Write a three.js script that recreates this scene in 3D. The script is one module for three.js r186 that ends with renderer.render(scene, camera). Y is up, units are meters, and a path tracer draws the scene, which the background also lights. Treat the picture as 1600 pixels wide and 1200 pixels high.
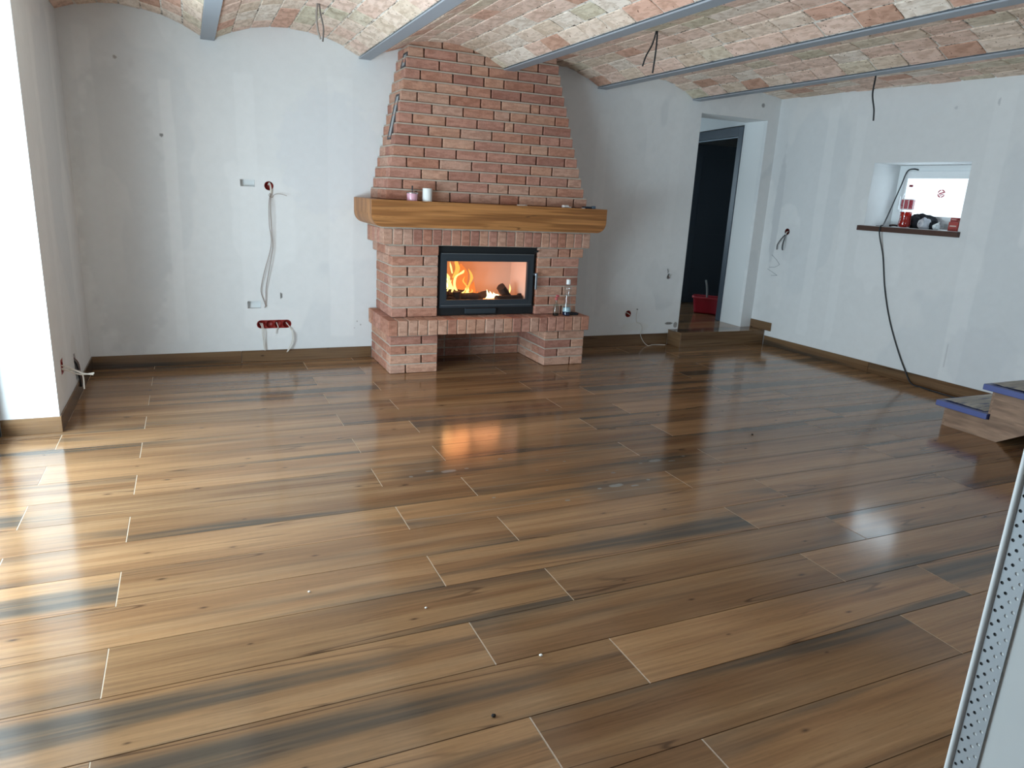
import * as THREE from 'three';
import { mergeGeometries } from 'three/addons/utils/BufferGeometryUtils.js';
import { RoundedBoxGeometry } from 'three/addons/geometries/RoundedBoxGeometry.js';
import { RectAreaLightUniformsLib } from 'three/addons/lights/RectAreaLightUniformsLib.js';

// ------------------------------------------------------------------ camera, sky, daylight, exposure
RectAreaLightUniformsLib.init();
const scene = new THREE.Scene();
const camera = new THREE.PerspectiveCamera(2 * Math.atan(600 / 1107.767) * 180 / Math.PI, 4 / 3, 0.05, 60);
camera.position.set(0, 1.5, 0);
camera.rotation.set(-0.260776, -0.430314, 0.0523688, 'YXZ');
scene.add(camera);
const renderer = new THREE.WebGLRenderer({ antialias: true });
renderer.toneMapping = THREE.LinearToneMapping;
renderer.toneMappingExposure = 1.04;
renderer.shadowMap.enabled = true;
renderer.shadowMap.type = THREE.PCFSoftShadowMap;
scene.background = new THREE.Color(0.8, 0.92, 1.0);          // bright overcast sky
scene.backgroundIntensity = 1.7;
function skylight(name, w, h, at, look, intensity, color = new THREE.Color().setRGB(0.65, 0.86, 1.0)) {   // daylight entering a window
  const l = new THREE.RectAreaLight(color, intensity, w, h);
  l.name = name; l.position.set(...at); l.lookAt(...look); scene.add(l);
  return l;
}
const DOOR_Z0 = -4.72, DOOR_Z1 = -1.75, DOOR_H = 2.46;
const DOOR_MID = (DOOR_Z0 + DOOR_Z1) / 2;
skylight('glass_door_sky', DOOR_Z1 - DOOR_Z0 - 0.1, DOOR_H - 0.5, [-1.35, DOOR_H / 2 + 0.2, DOOR_MID], [5, DOOR_H / 2 - 1.2, DOOR_MID], 3.3);            // overcast sky
skylight('glass_door_added_uplight', DOOR_Z1 - DOOR_Z0 - 0.1, 0.9, [-1.4, 0.46, DOOR_MID], [5, 4.2, DOOR_MID], 21.5, new THREE.Color().setRGB(0.69, 0.87, 0.97));   // added lamp aimed up to brighten the vaults, in place of paving bounce
skylight('added_rear_fill', 1.5, 1.3, [2.6, 1.6, 2.45], [2.6, 1.6, -5], 2.2);  // fill lamp added behind the camera, out of view

// ------------------------------------------------------------------ helpers
let seed = 7;
const rnd = () => { seed = (seed + 0x6d2b79f5) | 0; let t = Math.imul(seed ^ (seed >>> 15), 1 | seed); t = (t + Math.imul(t ^ (t >>> 7), 61 | t)) ^ t; return ((t ^ (t >>> 14)) >>> 0) / 4294967296; };
const rr = (a, b) => a + (b - a) * rnd();
const V = (x, y, z) => new THREE.Vector3(x, y, z);
const hash2 = (x, y) => { let h = Math.imul(x, 374761393) ^ Math.imul(y, 668265263); h = Math.imul(h ^ (h >>> 13), 1274126177); return ((h ^ (h >>> 16)) >>> 0) / 4294967296; };
const vnoise = (x, y) => {
  const ix = Math.floor(x), iy = Math.floor(y), fx = x - ix, fy = y - iy, u = fx * fx * (3 - 2 * fx), v = fy * fy * (3 - 2 * fy);
  const a = hash2(ix, iy), b = hash2(ix + 1, iy), c = hash2(ix, iy + 1), d = hash2(ix + 1, iy + 1);
  return a + (b - a) * u + (c - a) * v + (a - b - c + d) * u * v;
};
const fbm = (x, y, o = 4) => { let s = 0, a = 0.5, n = 0; for (let i = 0; i < o; i++) { s += a * vnoise(x, y); n += a; a *= 0.5; x = x * 2.03 + 17.1; y = y * 2.03 + 9.7; } return s / n; };
const sm = (a, b, x) => { const t = Math.min(1, Math.max(0, (x - a) / (b - a))); return t * t * (3 - 2 * t); };
const mix3 = (a, b, t) => [a[0] + (b[0] - a[0]) * t, a[1] + (b[1] - a[1]) * t, a[2] + (b[2] - a[2]) * t];
function texture(w, h, f, srgb = true) {
  const d = new Uint8Array(w * h * 4);
  for (let y = 0; y < h; y++) for (let x = 0; x < w; x++) {
    const c = f((x + 0.5) / w, (y + 0.5) / h, x, y), i = (y * w + x) * 4;
    for (let k = 0; k < 3; k++) d[i + k] = Math.max(0, Math.min(255, Array.isArray(c) ? c[k] : c));
    d[i + 3] = 255;
  }
  const t = new THREE.DataTexture(d, w, h);
  t.magFilter = THREE.LinearFilter; t.minFilter = THREE.LinearMipmapLinearFilter; t.generateMipmaps = true;
  t.wrapS = t.wrapT = THREE.RepeatWrapping;
  if (srgb) t.colorSpace = THREE.SRGBColorSpace;
  t.needsUpdate = true;
  return t;
}
const std = (o) => new THREE.MeshStandardMaterial(o);
const taken = new Map();
function numbered(n) { const k = taken.get(n) ?? 0; taken.set(n, k + 1); return k ? `${n}_${String(k).padStart(3, '0')}` : n; }
const shade = (m) => { m.castShadow = true; m.receiveShadow = true; return m; };
function part(name, geo, mat, parent, at, rot) {
  const m = shade(new THREE.Mesh(Array.isArray(geo) ? mergeGeometries(geo.map((g) => (g.index ? g.toNonIndexed() : g))) : geo, mat));
  m.name = name; parent.add(m);
  if (at) m.position.set(...at);
  if (rot) m.rotation.set(...rot);
  return m;
}
function thing(name, label, category, at = [0, 0, 0], turn = 0, group) {
  const o = new THREE.Group(); o.name = numbered(name); scene.add(o);
  o.position.set(...at); o.rotation.y = turn; o.userData = { label, category };
  if (group) o.userData.group = group;
  return o;
}
function single(name, label, category, geo, mat, at = [0, 0, 0], turn = 0, group) {
  const m = part(numbered(name), geo, mat, scene, at); m.rotation.y = turn;
  m.userData = { label, category }; if (group) m.userData.group = group;
  return m;
}
function struct(name, label, geo, mat, at, turn = 0) {
  let o;
  if (geo) o = part(name, geo, mat, scene); else { o = new THREE.Group(); o.name = name; scene.add(o); }
  if (at) o.position.set(...at);
  o.rotation.y = turn; o.userData = { kind: 'structure', label };
  return o;
}
const box = (w, h, d, x = 0, y = 0, z = 0) => new THREE.BoxGeometry(w, h, d).translate(x, y, z);
const box2 = (x0, x1, y0, y1, z0, z1) => box(x1 - x0, y1 - y0, z1 - z0, (x0 + x1) / 2, (y0 + y1) / 2, (z0 + z1) / 2);
const rbox = (w, h, d, r, x = 0, y = 0, z = 0) => new RoundedBoxGeometry(w, h, d, 2, r).translate(x, y, z);
const cyl = (r0, r1, h, n = 20, x = 0, y = 0, z = 0) => new THREE.CylinderGeometry(r0, r1, h, n).translate(x, y, z);
const lathe = (pts, n = 28) => new THREE.LatheGeometry(pts.map(([r, y]) => new THREE.Vector2(r, y)), n);
const tube = (pts, r, n = 0, sides = 7) => new THREE.TubeGeometry(new THREE.CatmullRomCurve3(pts.map((p) => (Array.isArray(p) ? V(...p) : p))), n || pts.length * 8, r, sides);
// a box with chamfered edges, 44 triangles; uv in metres by the dominant face, with an offset of its own
function chamfer(w, h, d, c, uo = 0, vo = 0, jit = 0) {
  const P = [], U = [], hx = w / 2, hy = h / 2, hz = d / 2, js = {};
  const J = (sx, sy, sz) => { const k = sx + 3 * sy + 9 * sz; return js[k] ??= [rr(-jit, jit), rr(-jit, jit), rr(-jit, jit)]; };
  const p = (sx, sy, sz, f) => { const j = J(sx, sy, sz); return [sx * (f === 0 ? hx : hx - c) + j[0], sy * (f === 1 ? hy : hy - c) + j[1], sz * (f === 2 ? hz : hz - c) + j[2]]; };
  const uv = (q, n) => (n === 0 ? [q[2] + uo, q[1] + vo] : n === 1 ? [q[0] + uo, q[2] + vo] : [q[0] + uo, q[1] + vo]);
  const tri = (a, b, e, n, out) => {
    const ab = [b[0] - a[0], b[1] - a[1], b[2] - a[2]], ae = [e[0] - a[0], e[1] - a[1], e[2] - a[2]];
    const nx = ab[1] * ae[2] - ab[2] * ae[1], ny = ab[2] * ae[0] - ab[0] * ae[2], nz = ab[0] * ae[1] - ab[1] * ae[0];
    const q = nx * out[0] + ny * out[1] + nz * out[2] < 0 ? [a, e, b] : [a, b, e];
    for (const v of q) { P.push(...v); U.push(...uv(v, n)); }
  };
  const quad = (a, b, e, f, n, out) => { tri(a, b, e, n, out); tri(a, e, f, n, out); };
  for (const s of [-1, 1]) {
    quad(p(s, -1, -1, 0), p(s, 1, -1, 0), p(s, 1, 1, 0), p(s, -1, 1, 0), 0, [s, 0, 0]);
    quad(p(-1, s, -1, 1), p(1, s, -1, 1), p(1, s, 1, 1), p(-1, s, 1, 1), 1, [0, s, 0]);
    quad(p(-1, -1, s, 2), p(1, -1, s, 2), p(1, 1, s, 2), p(-1, 1, s, 2), 2, [0, 0, s]);
    for (const t of [-1, 1]) {
      quad(p(s, t, -1, 0), p(s, t, 1, 0), p(s, t, 1, 1), p(s, t, -1, 1), 0, [s, t, 0]);
      quad(p(s, -1, t, 0), p(s, 1, t, 0), p(s, 1, t, 2), p(s, -1, t, 2), 0, [s, 0, t]);
      quad(p(-1, s, t, 1), p(1, s, t, 1), p(1, s, t, 2), p(-1, s, t, 2), 1, [0, s, t]);
      for (const r of [-1, 1]) tri(p(s, t, r, 0), p(s, t, r, 1), p(s, t, r, 2), 2, [s, t, r]);
    }
  }
  const g = new THREE.BufferGeometry();
  g.setAttribute('position', new THREE.Float32BufferAttribute(P, 3));
  g.setAttribute('uv', new THREE.Float32BufferAttribute(U, 2));
  g.computeVertexNormals();
  return g;
}
// a plate cut from a shape with holes: u across, v up, thickness along +z
function plate(u0, u1, v0, v1, depth, holes = []) {
  const s = new THREE.Shape().moveTo(u0, v0).lineTo(u1, v0).lineTo(u1, v1).lineTo(u0, v1).lineTo(u0, v0);
  for (const h of holes) {
    const q = new THREE.Path();
    if (h.r) q.absarc(h.u, h.v, h.r, 0, Math.PI * 2, true);
    else if (h.pts) { h.pts.forEach(([a, b], i) => (i ? q.lineTo(a, b) : q.moveTo(a, b))); q.closePath(); }
    else { q.moveTo(h.u0, h.v0); q.lineTo(h.u0, h.v1); q.lineTo(h.u1, h.v1); q.lineTo(h.u1, h.v0); q.closePath(); }
    s.holes.push(q);
  }
  return new THREE.ExtrudeGeometry(s, { depth, bevelEnabled: false, curveSegments: 24 });
}

// ------------------------------------------------------------------ procedural surfaces
const PRINTS = 8, PL = 1.595, PW = 0.2565;
const woodMap = texture(2048, 2048, (() => {
  const knots = [];
  for (let p = 0; p < PRINTS; p++) { const k = []; for (let i = 0; i < 1 + (p % 2); i++) k.push([rr(0.1, 1.5), rr(0.03, 0.22), rr(0.003, 0.0065)]); knots.push(k); }
  return (tu, tv) => {
    const p = Math.min(PRINTS - 1, Math.floor(tv * PRINTS)), u = tu * PL, v = (tv * PRINTS - p) * PW, o = p * 31.7;
    let dv = 0, kn = 0;
    for (const [ku, kv, kr] of knots[p]) {
      const du = (u - ku) / 2.6, dd = v - kv, q = Math.sqrt(du * du + dd * dd);
      dv += dd * Math.exp(-(q * q) / (kr * kr * 9)) * 0.55;
      kn = Math.max(kn, Math.exp(-(q * q) / (kr * kr)));
    }
    const vv = v - dv + 0.03 * (fbm(u * 0.9 + o, v * 3 + o, 3) - 0.5);
    const broad = fbm(u * 0.6 + o, vv * 9 + o, 3), streak = fbm(u * 0.8 + o * 2, vv * 30 + 5, 3), grain = fbm(u * 5 + o, vv * 170, 3), pores = vnoise(u * 30 + o, vv * 640);
    let c = mix3([196, 157, 114], [170, 132, 94], sm(0.3, 0.7, broad));
    c = mix3(c, [146, 108, 75], 0.5 * sm(0.5, 0.8, streak));
    c = mix3(c, [209, 174, 132], 0.45 * sm(0.55, 0.75, fbm(u * 0.8 + o + 40, vv * 16, 2)));
    const grey = sm(0.5, 0.76, fbm(u * 0.6 + o + 90, vv * 10 + 3, 4)) * (0.6 + 0.4 * sm(0.35, 0.65, fbm(u * 2.2 + o, vv * 60, 2)));
    c = mix3(c, [98, 92, 83], 0.85 * grey);
    const crack = sm(0.02, 0.0, Math.abs(fbm(u * 0.55 + o + 7, vv * 13 + o, 3) - 0.55)) * sm(0.45, 0.62, fbm(u * 1.4 + o, vv * 5 + 60, 2));
    c = mix3(c, [86, 63, 45], 0.6 * crack);
    c = mix3(c, [76, 57, 42], 0.7 * kn);
    const g = 0.91 + 0.2 * grain - 0.06 * sm(0.72, 0.95, pores);
    c = [c[0] * g, c[1] * g, c[2] * g];
    if (p === 6) {                                                  // the print with a sooty patch and pale mineral spots
      const patch = sm(0.34, 0.1, Math.abs(u - 1.25)) * sm(0.35, 0.65, fbm(u * 3, v * 14, 3) + 0.12);
      c = mix3(c, [100, 90, 78], 0.45 * patch);
      for (const [su, sv, a, b] of [[1.2, 0.1, 0.05, 0.018], [1.09, 0.11, 0.013, 0.008], [1.42, 0.085, 0.012, 0.008], [1.3, 0.13, 0.025, 0.008], [0.85, 0.19, 0.014, 0.007], [0.5, 0.05, 0.012, 0.006]])
        c = mix3(c, [168, 172, 168], 0.85 * sm(1.15, 0.8, Math.hypot((u - su) / a, (v - sv) / b) + 0.5 * (fbm(u * 60, v * 90, 2) - 0.5)));
      c = mix3(c, [176, 172, 160], 0.6 * sm(0.0045, 0.001, Math.abs(v - 0.17 - 0.03 * (fbm(u * 2.2, 4, 2) - 0.5))) * sm(0.3, 0.5, vnoise(u * 5, 3)));
    }
    return c;
  };
})());
const reliefMap = texture(512, 512, (u, v) => 128 + 90 * (fbm(u * 6, v * 40, 4) - 0.5) + 60 * (fbm(u * 40, v * 40, 2) - 0.5), false);
const woodMat = [1.02, 0.84, 0.95, 0.74].map((k) => std({ map: woodMap, color: new THREE.Color().setRGB(0.61 * k, 0.56 * k, 0.54 * k), roughness: 0.14, bumpMap: reliefMap, bumpScale: 0.00018 }));
function plankUV(g, len, wid, print, flip, u0 = 0) {                 // lays one of the eight prints along x
  const P = g.attributes.position, U = g.attributes.uv;
  for (let i = 0; i < P.count; i++) {
    let u = (P.getX(i) + len / 2 + u0) / PL, v = (P.getZ(i) + wid / 2) / PW;
    if (flip) { u = 1 - u; v = 1 - v; }
    U.setXY(i, u, (print + 0.015 + 0.97 * Math.min(1, Math.max(0, v))) / PRINTS);
  }
  return g;
}
const brickMap = texture(512, 512, (u, v) => {
  const a = fbm(u * 9, v * 30, 4), b = fbm(u * 60, v * 60, 3), d = fbm(u * 5 + 9, v * 5, 3);
  let c = mix3([250, 242, 236], [224, 210, 202], sm(0.35, 0.7, a));
  c = mix3(c, [238, 235, 230], 0.4 * sm(0.56, 0.68, d));
  const g = 0.92 + 0.14 * b;
  return [c[0] * g, c[1] * g, c[2] * g];
});
brickMap.repeat.set(1 / 0.5, 1 / 0.5);
const brickBump = texture(512, 512, (u, v) => 255 * (0.55 * fbm(u * 50, v * 60, 3) + 0.45 * fbm(u * 8, v * 22, 3)), false);
brickBump.repeat.set(1 / 0.5, 1 / 0.5);
const brickTones = [0xc1917d, 0xb98773, 0xc89c86, 0xbe9081, 0xae7f71, 0xc49585, 0xc7a18e, 0xb68778, 0xcfa691, 0xc8a392];
const brickMat = brickTones.map((color) => std({ color, map: brickMap, roughness: 0.93, bumpMap: brickBump, bumpScale: 0.0011 }));
const mortarMap = texture(256, 256, (u, v) => { const g = 205 + 70 * (fbm(u * 30, v * 30, 4) - 0.5) + 40 * (fbm(u * 5, v * 5, 2) - 0.5); return [g, g * 0.985, g * 0.96]; });
mortarMap.repeat.set(2.5, 2.5);
const mortarMat = std({ color: 0xe0d2c5, map: mortarMap, roughness: 1 });
const vaultMap = texture(512, 512, (u, v) => {
  const s = fbm(u * 20, v * 9, 4), scrape = fbm(u * 44, v * 7, 3), pit = fbm(u * 46, v * 46, 2);
  let c = mix3([255, 250, 245], [228, 219, 210], sm(0.36, 0.66, s));
  c = mix3(c, [255, 254, 250], 0.6 * sm(0.55, 0.7, scrape));
  c = mix3(c, [120, 104, 92], 0.7 * sm(0.8, 0.88, pit));
  return c;
});
vaultMap.repeat.set(1 / 0.6, 1 / 0.6);
const vaultBump = texture(512, 512, (u, v) => 255 * (0.6 * fbm(u * 26, v * 20, 4) + 0.4 * fbm(u * 70, v * 70, 2)), false);
vaultBump.repeat.set(1 / 0.6, 1 / 0.6);
const vaultTones = [[0xead8ca, 6], [0xe9cfc2, 6], [0xe2d0bf, 4], [0xe6cabc, 4], [0xddd2c0, 2], [0xdcb3a1, 2], [0xcda592, 1], [0xd6ceba, 1], [0xefe4da, 3]];
const vaultMats = []; for (const [color, n] of vaultTones) { const m = std({ color, map: vaultMap, roughness: 0.96, bumpMap: vaultBump, bumpScale: 0.0032 }); for (let i = 0; i < n; i++) vaultMats.push(m); }
const vaultMortarMap = texture(512, 512, (u, v) => {
  const a = fbm(u * 70, v * 70, 3), b = fbm(u * 16, v * 16, 3);
  let c = mix3([226, 218, 208], [190, 176, 162], sm(0.4, 0.65, b));
  return mix3(c, [58, 50, 44], 0.9 * sm(0.55, 0.66, a) * sm(0.45, 0.6, b));
});
vaultMortarMap.repeat.set(1.2, 1.2);
const vaultMortar = std({ map: vaultMortarMap, roughness: 1, bumpMap: vaultBump, bumpScale: 0.004 });
// plaster: board and filler in slightly different whites, trowelled patches and taped seams
function plasterMap(w, h, seams, patches, px = 160) {
  const W = Math.min(1024, Math.round(w * px)), H = Math.min(512, Math.round(h * px));
  const t = texture(W, H, (tu, tv) => {
    const u = tu * w, v = tv * h, wob = 0.02 * (fbm(u * 4, v * 4, 2) - 0.5);
    let c = [228, 229, 229];
    c = mix3(c, [222, 224, 225], sm(0.49, 0.53, fbm(u * 1.1 + 3, v * 0.8, 4)));
    c = mix3(c, [233, 234, 234], 0.8 * sm(0.57, 0.6, fbm(u * 1.6 + 20, v * 0.9 + 7, 4)));
    for (const [s, half, v0, v1] of seams) c = mix3(c, [235, 236, 236], 0.55 * sm(half + 0.012, half - 0.006, Math.abs(u + wob - s)) * sm(v0 - 0.02, v0 + 0.02, v + wob) * sm(v1 + 0.02, v1 - 0.02, v - wob));
    for (const [pu, pv, ru, rv, col] of patches) c = mix3(c, col, (ru < 0.06 ? 0.85 : 0.4) * sm(1.1, 0.9, Math.hypot((u - pu) / ru, (v - pv) / rv) + 0.4 * (fbm(u * 14, v * 14, 3) - 0.5)));
    const g = 1 + 0.02 * (fbm(u * 22, v * 22, 3) - 0.5);
    return [c[0] * g, c[1] * g, c[2] * g];
  });
  t.wrapS = t.wrapT = THREE.ClampToEdgeWrapping;
  return t;
}
const plasterMat = (w, h, u0, seams = [], patches = []) => {
  const t = plasterMap(w, h, seams.map(([s, ...r]) => [s - u0, ...r]), patches.map(([a, ...r]) => [a - u0, ...r]));
  t.repeat.set(1 / w, 1 / h); t.offset.set(-u0 / w, 0);
  return std({ map: t, roughness: 0.9 });
};
const plainWhite = std({ color: 0xe2e4e4, roughness: 0.9 });

// ------------------------------------------------------------------ the room shell
const ZB = -6.3, XL = -0.765, TOP = 2.95, ZF = 2.4;
const RWX = 5.9, RT = Math.atan(0.0515);                             // the right wall stands a little out of square
const rw = (d, y, s) => [RWX + d * Math.cos(RT) + s * Math.sin(RT), y, ZB - d * Math.sin(RT) + s * Math.cos(RT)];

// floor: wood-look tiles in two alternating courses
const floor = struct('floor', 'glossy brown wood-look plank tile floor');
part('grout_bed', box2(-1.3, 6.7, -0.06, -0.0022, ZB, ZF), std({ color: 0x4a3526, roughness: 0.8 }), floor);
const groutMat = std({ color: 0xb9a690, roughness: 0.8 });
const groutGeo = new THREE.BoxGeometry(0.0036, 0.0018, PW - 0.003);
let lastPrint = 0;
for (let k = -16; k <= 19; k++) {
  const zc = -1.582 - 0.2565 * k + 0.2565 / 2, zmin = Math.max(zc - PW / 2, ZB);
  if (zc - PW / 2 > ZF) continue;
  const wid = zc + PW / 2 - zmin - 0.0022, z = (zmin + zc + PW / 2) / 2, off = k % 2 === 0 ? 0.84 : 1.273;
  for (let n = -3; n < 5; n++) {
    let x0 = off + n * PL, x1 = x0 + PL;
    const a = Math.max(x0, -1.3), b = Math.min(x1, 6.6);
    if (b - a < 0.05) continue;
    let print = Math.floor(rnd() * 7.2); if (print >= 6) print = 7; if (print === lastPrint) print = (print + 1) % 6;
    lastPrint = print;
    let flip = rnd() < 0.5;
    if (k === 6 && n === 0 && k % 2 === 0) { print = 6; flip = true; }
    if ((k === 6 || k === 8) && n === 0) { print = 6; flip = k === 8; }
    if (k === 7 && n === 0) { print = 6; flip = false; }
    const len = b - a - 0.0036, g = plankUV(chamfer(len, 0.01, wid, 0.0009), len, wid, print, flip, a - x0);
    part('plank', g, woodMat[Math.floor(rnd() * 4)], floor, [(a + b) / 2, -0.005, z]);
    if (b === x1) part('grout_joint', groutGeo, groutMat, floor, [b, -0.0016, z]);
  }
}

// back wall: a skin with the cut-outs and solid wall behind it
const stadium = (u0, u1, v0, v1) => { const r = (v1 - v0) / 2, p = []; for (let i = 0; i <= 12; i++) { const a = Math.PI / 2 + Math.PI * i / 12; p.push([u0 + r + Math.cos(a) * r, v0 + r + Math.sin(a) * r]); } for (let i = 0; i <= 12; i++) { const a = -Math.PI / 2 + Math.PI * i / 12; p.push([u1 - r + Math.cos(a) * r, v0 + r + Math.sin(a) * r]); } return p; };
const holes = [
  { u0: 0.398, u1: 0.508, v0: 1.455, v1: 1.508 }, { u0: 0.412, u1: 0.518, v0: 0.462, v1: 0.524 },
  { u: 0.617, v: 1.468, r: 0.036 }, { u: 4.204, v: 0.34, r: 0.036 },
  { pts: stadium(0.478, 0.762, 0.288, 0.36) },
  { pts: [[4.648, 0.72], [4.66, 0.762], [4.684, 0.772], [4.704, 0.748], [4.697, 0.715], [4.67, 0.706]] },
];
const DOORWAY = { x0: 4.87, x1: 5.75, y1: 2.405 };
const BW = [-1.3, 6.8];
const dh = { pts: [[DOORWAY.x0, -0.05], [DOORWAY.x0, DOORWAY.y1], [DOORWAY.x1, DOORWAY.y1], [DOORWAY.x1, -0.05]] };
const grey = [205, 207, 208];
const backMat = plasterMat(BW[1] - BW[0], TOP, BW[0],
  [[0.46, 0.07, 0.3, 2.3], [1.2, 0.1, 0.2, 2.35], [-0.62, 0.05, 0.1, 2.5], [3.72, 0.06, 0.2, 2.3], [-0.1, 0.04, 0.2, 2.2], [4.6, 0.05, 0.9, 2.4]],
  [[0.55, 1.5, 0.22, 0.13, [234, 235, 235]], [0.63, 0.35, 0.24, 0.14, [235, 235, 234]], [0.5, 0.5, 0.13, 0.1, [234, 235, 235]], [1.1, 1.75, 0.4, 0.5, [218, 221, 226]], [-0.45, 1.2, 0.3, 1.1, grey], [4.78, 0.24, 0.16, 0.07, [232, 232, 230]],
    [-0.149, 1.802, 0.012, 0.012, [120, 118, 116]], [-0.42, 2.32, 0.013, 0.012, [160, 156, 152]], [0.683, 0.568, 0.008, 0.026, [96, 94, 92]], [4.3, 0.2, 0.18, 0.05, [226, 224, 218]], [1.33, 0.33, 0.006, 0.006, [150, 146, 142]], [1.36, 0.3, 0.005, 0.005, [150, 146, 142]], [1.31, 0.27, 0.004, 0.005, [160, 156, 150]], [4.74, 0.225, 0.05, 0.012, [110, 104, 98]], [4.83, 0.205, 0.025, 0.03, [150, 144, 138]], [5.66, 2.55, 0.02, 0.02, [150, 150, 150]]]);
{
  const front = plate(BW[0], DOORWAY.x0 - 0.001, 0, TOP, 0.05, holes);
  const lintel = plate(DOORWAY.x0 - 0.001, DOORWAY.x1 + 0.001, DOORWAY.y1, TOP, 0.05), rightBit = plate(DOORWAY.x1 + 0.001, BW[1], 0, TOP, 0.05);
  const g = [front, lintel, rightBit].map((q) => q.translate(0, 0, ZB - 0.05));
  const core = [plate(BW[0], DOORWAY.x0, 0, TOP, 0.28), plate(DOORWAY.x0, DOORWAY.x1, DOORWAY.y1, TOP, 0.28), plate(DOORWAY.x1, BW[1], 0, TOP, 0.28)].map((q) => q.translate(0, 0, ZB - 0.33));
  const w = struct('wall_back', 'white plastered wall behind the fireplace with cable cut-outs');
  part('plaster_skin', g, backMat, w);
  part('masonry_core', core, plainWhite, w);
}
// left wall with the glass door opening; its deep reveal faces the room
{
  const g = [plate(ZB - 0.33, DOOR_Z0, 0, TOP, 0.35), plate(DOOR_Z0, DOOR_Z1, DOOR_H, TOP, 0.35), plate(DOOR_Z1, ZF + 0.3, 0, TOP, 0.35)];
  // recess for the chased cable and the socket box beside the reveal
  g[0] = plate(ZB - 0.33, DOOR_Z0, 0, TOP, 0.35, [{ pts: [[-5.53, 0.3], [-5.455, 0.31], [-5.47, 0.12], [-5.6, 0.12]] }, { u0: -5.035, u1: -4.945, v0: 0.288, v1: 0.384 }]);
  const geo = mergeGeometries(g).rotateY(-Math.PI / 2).translate(XL, 0, 0);
  const w = struct('wall_left', 'white plastered wall holding the tall glass door');
  part('plaster', geo, plasterMat(9.1, TOP, ZB - 0.33, [[-5.9, 0.06, 0.1, 2.5], [-5.2, 0.05, 0.3, 2.4]], [[-5.5, 0.25, 0.12, 0.2, [216, 214, 210]], [-5.0, 0.3, 0.12, 0.14, [222, 222, 220]]]), w);
  part('cable_chase_back', box2(XL - 0.36, XL - 0.06, 0.08, 0.42, -5.65, -4.9), std({ color: 0x6b6661, roughness: 1 }), w);
}
// right wall with the small window recess
const WIN = { s0: 1.262, s1: 2.18, y0: 1.385, y1: 1.962 }, RTH = 0.46;
{
  const g = plate(-0.4, 8.9, 0, TOP, RTH, [{ u0: WIN.s0, u1: WIN.s1, v0: WIN.y0, v1: WIN.y1 }, { u: 0.339, v: 1.263, r: 0.034 }]).rotateY(-Math.PI / 2).translate(RTH, 0, 0);
  struct('wall_right', 'long white plastered wall with the small deep window', g, plasterMat(9.3, TOP, -0.4,
    [[0.72, 0.06, 0.2, 2.5], [1.05, 0.05, 0.2, 2.4], [2.35, 0.08, 0.1, 2.5]],
    [[0.42, 1.15, 0.13, 0.22, [216, 218, 219]], [0.5, 0.8, 0.16, 0.2, [224, 226, 227]], [2.6, 0.35, 0.3, 0.3, [215, 217, 220]], [2.3, 0.32, 0.004, 0.11, [196, 196, 198]], [0.16, 1.5, 0.05, 0.6, [208, 210, 212]], [1.45, 2.45, 0.5, 0.1, [228, 230, 231]], [2.3, 2.42, 0.01, 0.03, [196, 198, 200]], [1.95, 2.4, 0.014, 0.012, [200, 202, 204]]]),
    [RWX, 0, ZB], RT);
}
// wall behind the camera with an opening added for the unseen fill lamp
struct('wall_rear', 'white wall opposite the fireplace', [plate(-1.2, 7.2, 0, TOP, 0.3, [{ u0: 1.85, u1: 3.35, v0: 0.95, v1: 2.25 }])].map((q) => q.translate(0, 0, ZF)), plainWhite);

// stub wall end right beside the camera, with the perforated corner bead
{
  const cx = 0.884 * 0.7, cz = -0.467 * 0.7;
  const w = struct('wall_stub', 'unfinished white wall end with perforated metal corner bead');
  part('plaster', box2(cx + 0.0015, cx + 0.26, 0, 2.52, cz + 0.0015, ZF), std({ color: 0xdfe3e4, roughness: 0.92, bumpMap: brickBump, bumpScale: 0.001 }), w);
  const bead = thing('corner_bead', 'perforated galvanised corner bead on the edge of the near wall end', 'corner bead', [cx, 0, cz]);
  const pitch = 0.0134, segs = [], bw = 0.0215, n = Math.floor(2.5 / pitch);
  const hs = [];
  for (let c = 0; c < 4; c++) for (const f of c % 2 ? [0.5] : [0.25]) hs.push({ u: 0.0045 + c * 0.0046, v: pitch * f + (c % 2 ? 0.0025 : 0), r: 0.0016 });
  const s = new THREE.Shape().moveTo(0, 0).lineTo(bw, 0).lineTo(bw, pitch).lineTo(0, pitch).lineTo(0, 0);
  for (const h of hs) s.holes.push(new THREE.Path().absarc(h.u, h.v, h.r, 0, Math.PI * 2, true));
  const one = new THREE.ExtrudeGeometry(s, { depth: 0.0006, bevelEnabled: false, curveSegments: 4 });
  for (let i = 0; i < n; i++) segs.push(one.clone().translate(0, i * pitch, 0));
  part('perforated_leg', mergeGeometries(segs).rotateY(-Math.PI / 2).translate(0.0006, 0.004, 0.002), std({ color: 0xb9c0c6, metalness: 0.35, roughness: 0.55 }), bead);
  part('nose', cyl(0.0034, 0.0034, 2.5, 10, 0.0012, 1.252, 0.0006), std({ color: 0xe3e8ea, roughness: 0.5 }), bead);
  part('hole_backing', box(0.0004, 2.5, bw * 0.55, 0.0011, 1.252, bw * 0.275 + 0.002), std({ color: 0x54585c, roughness: 1 }), bead);
  part('plaster_in_holes', box(0.0006, 2.5, bw * 0.45, 0.0009, 1.252, bw * 0.775 + 0.002), std({ color: 0xe6eaeb, roughness: 1 }), bead);
}

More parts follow.
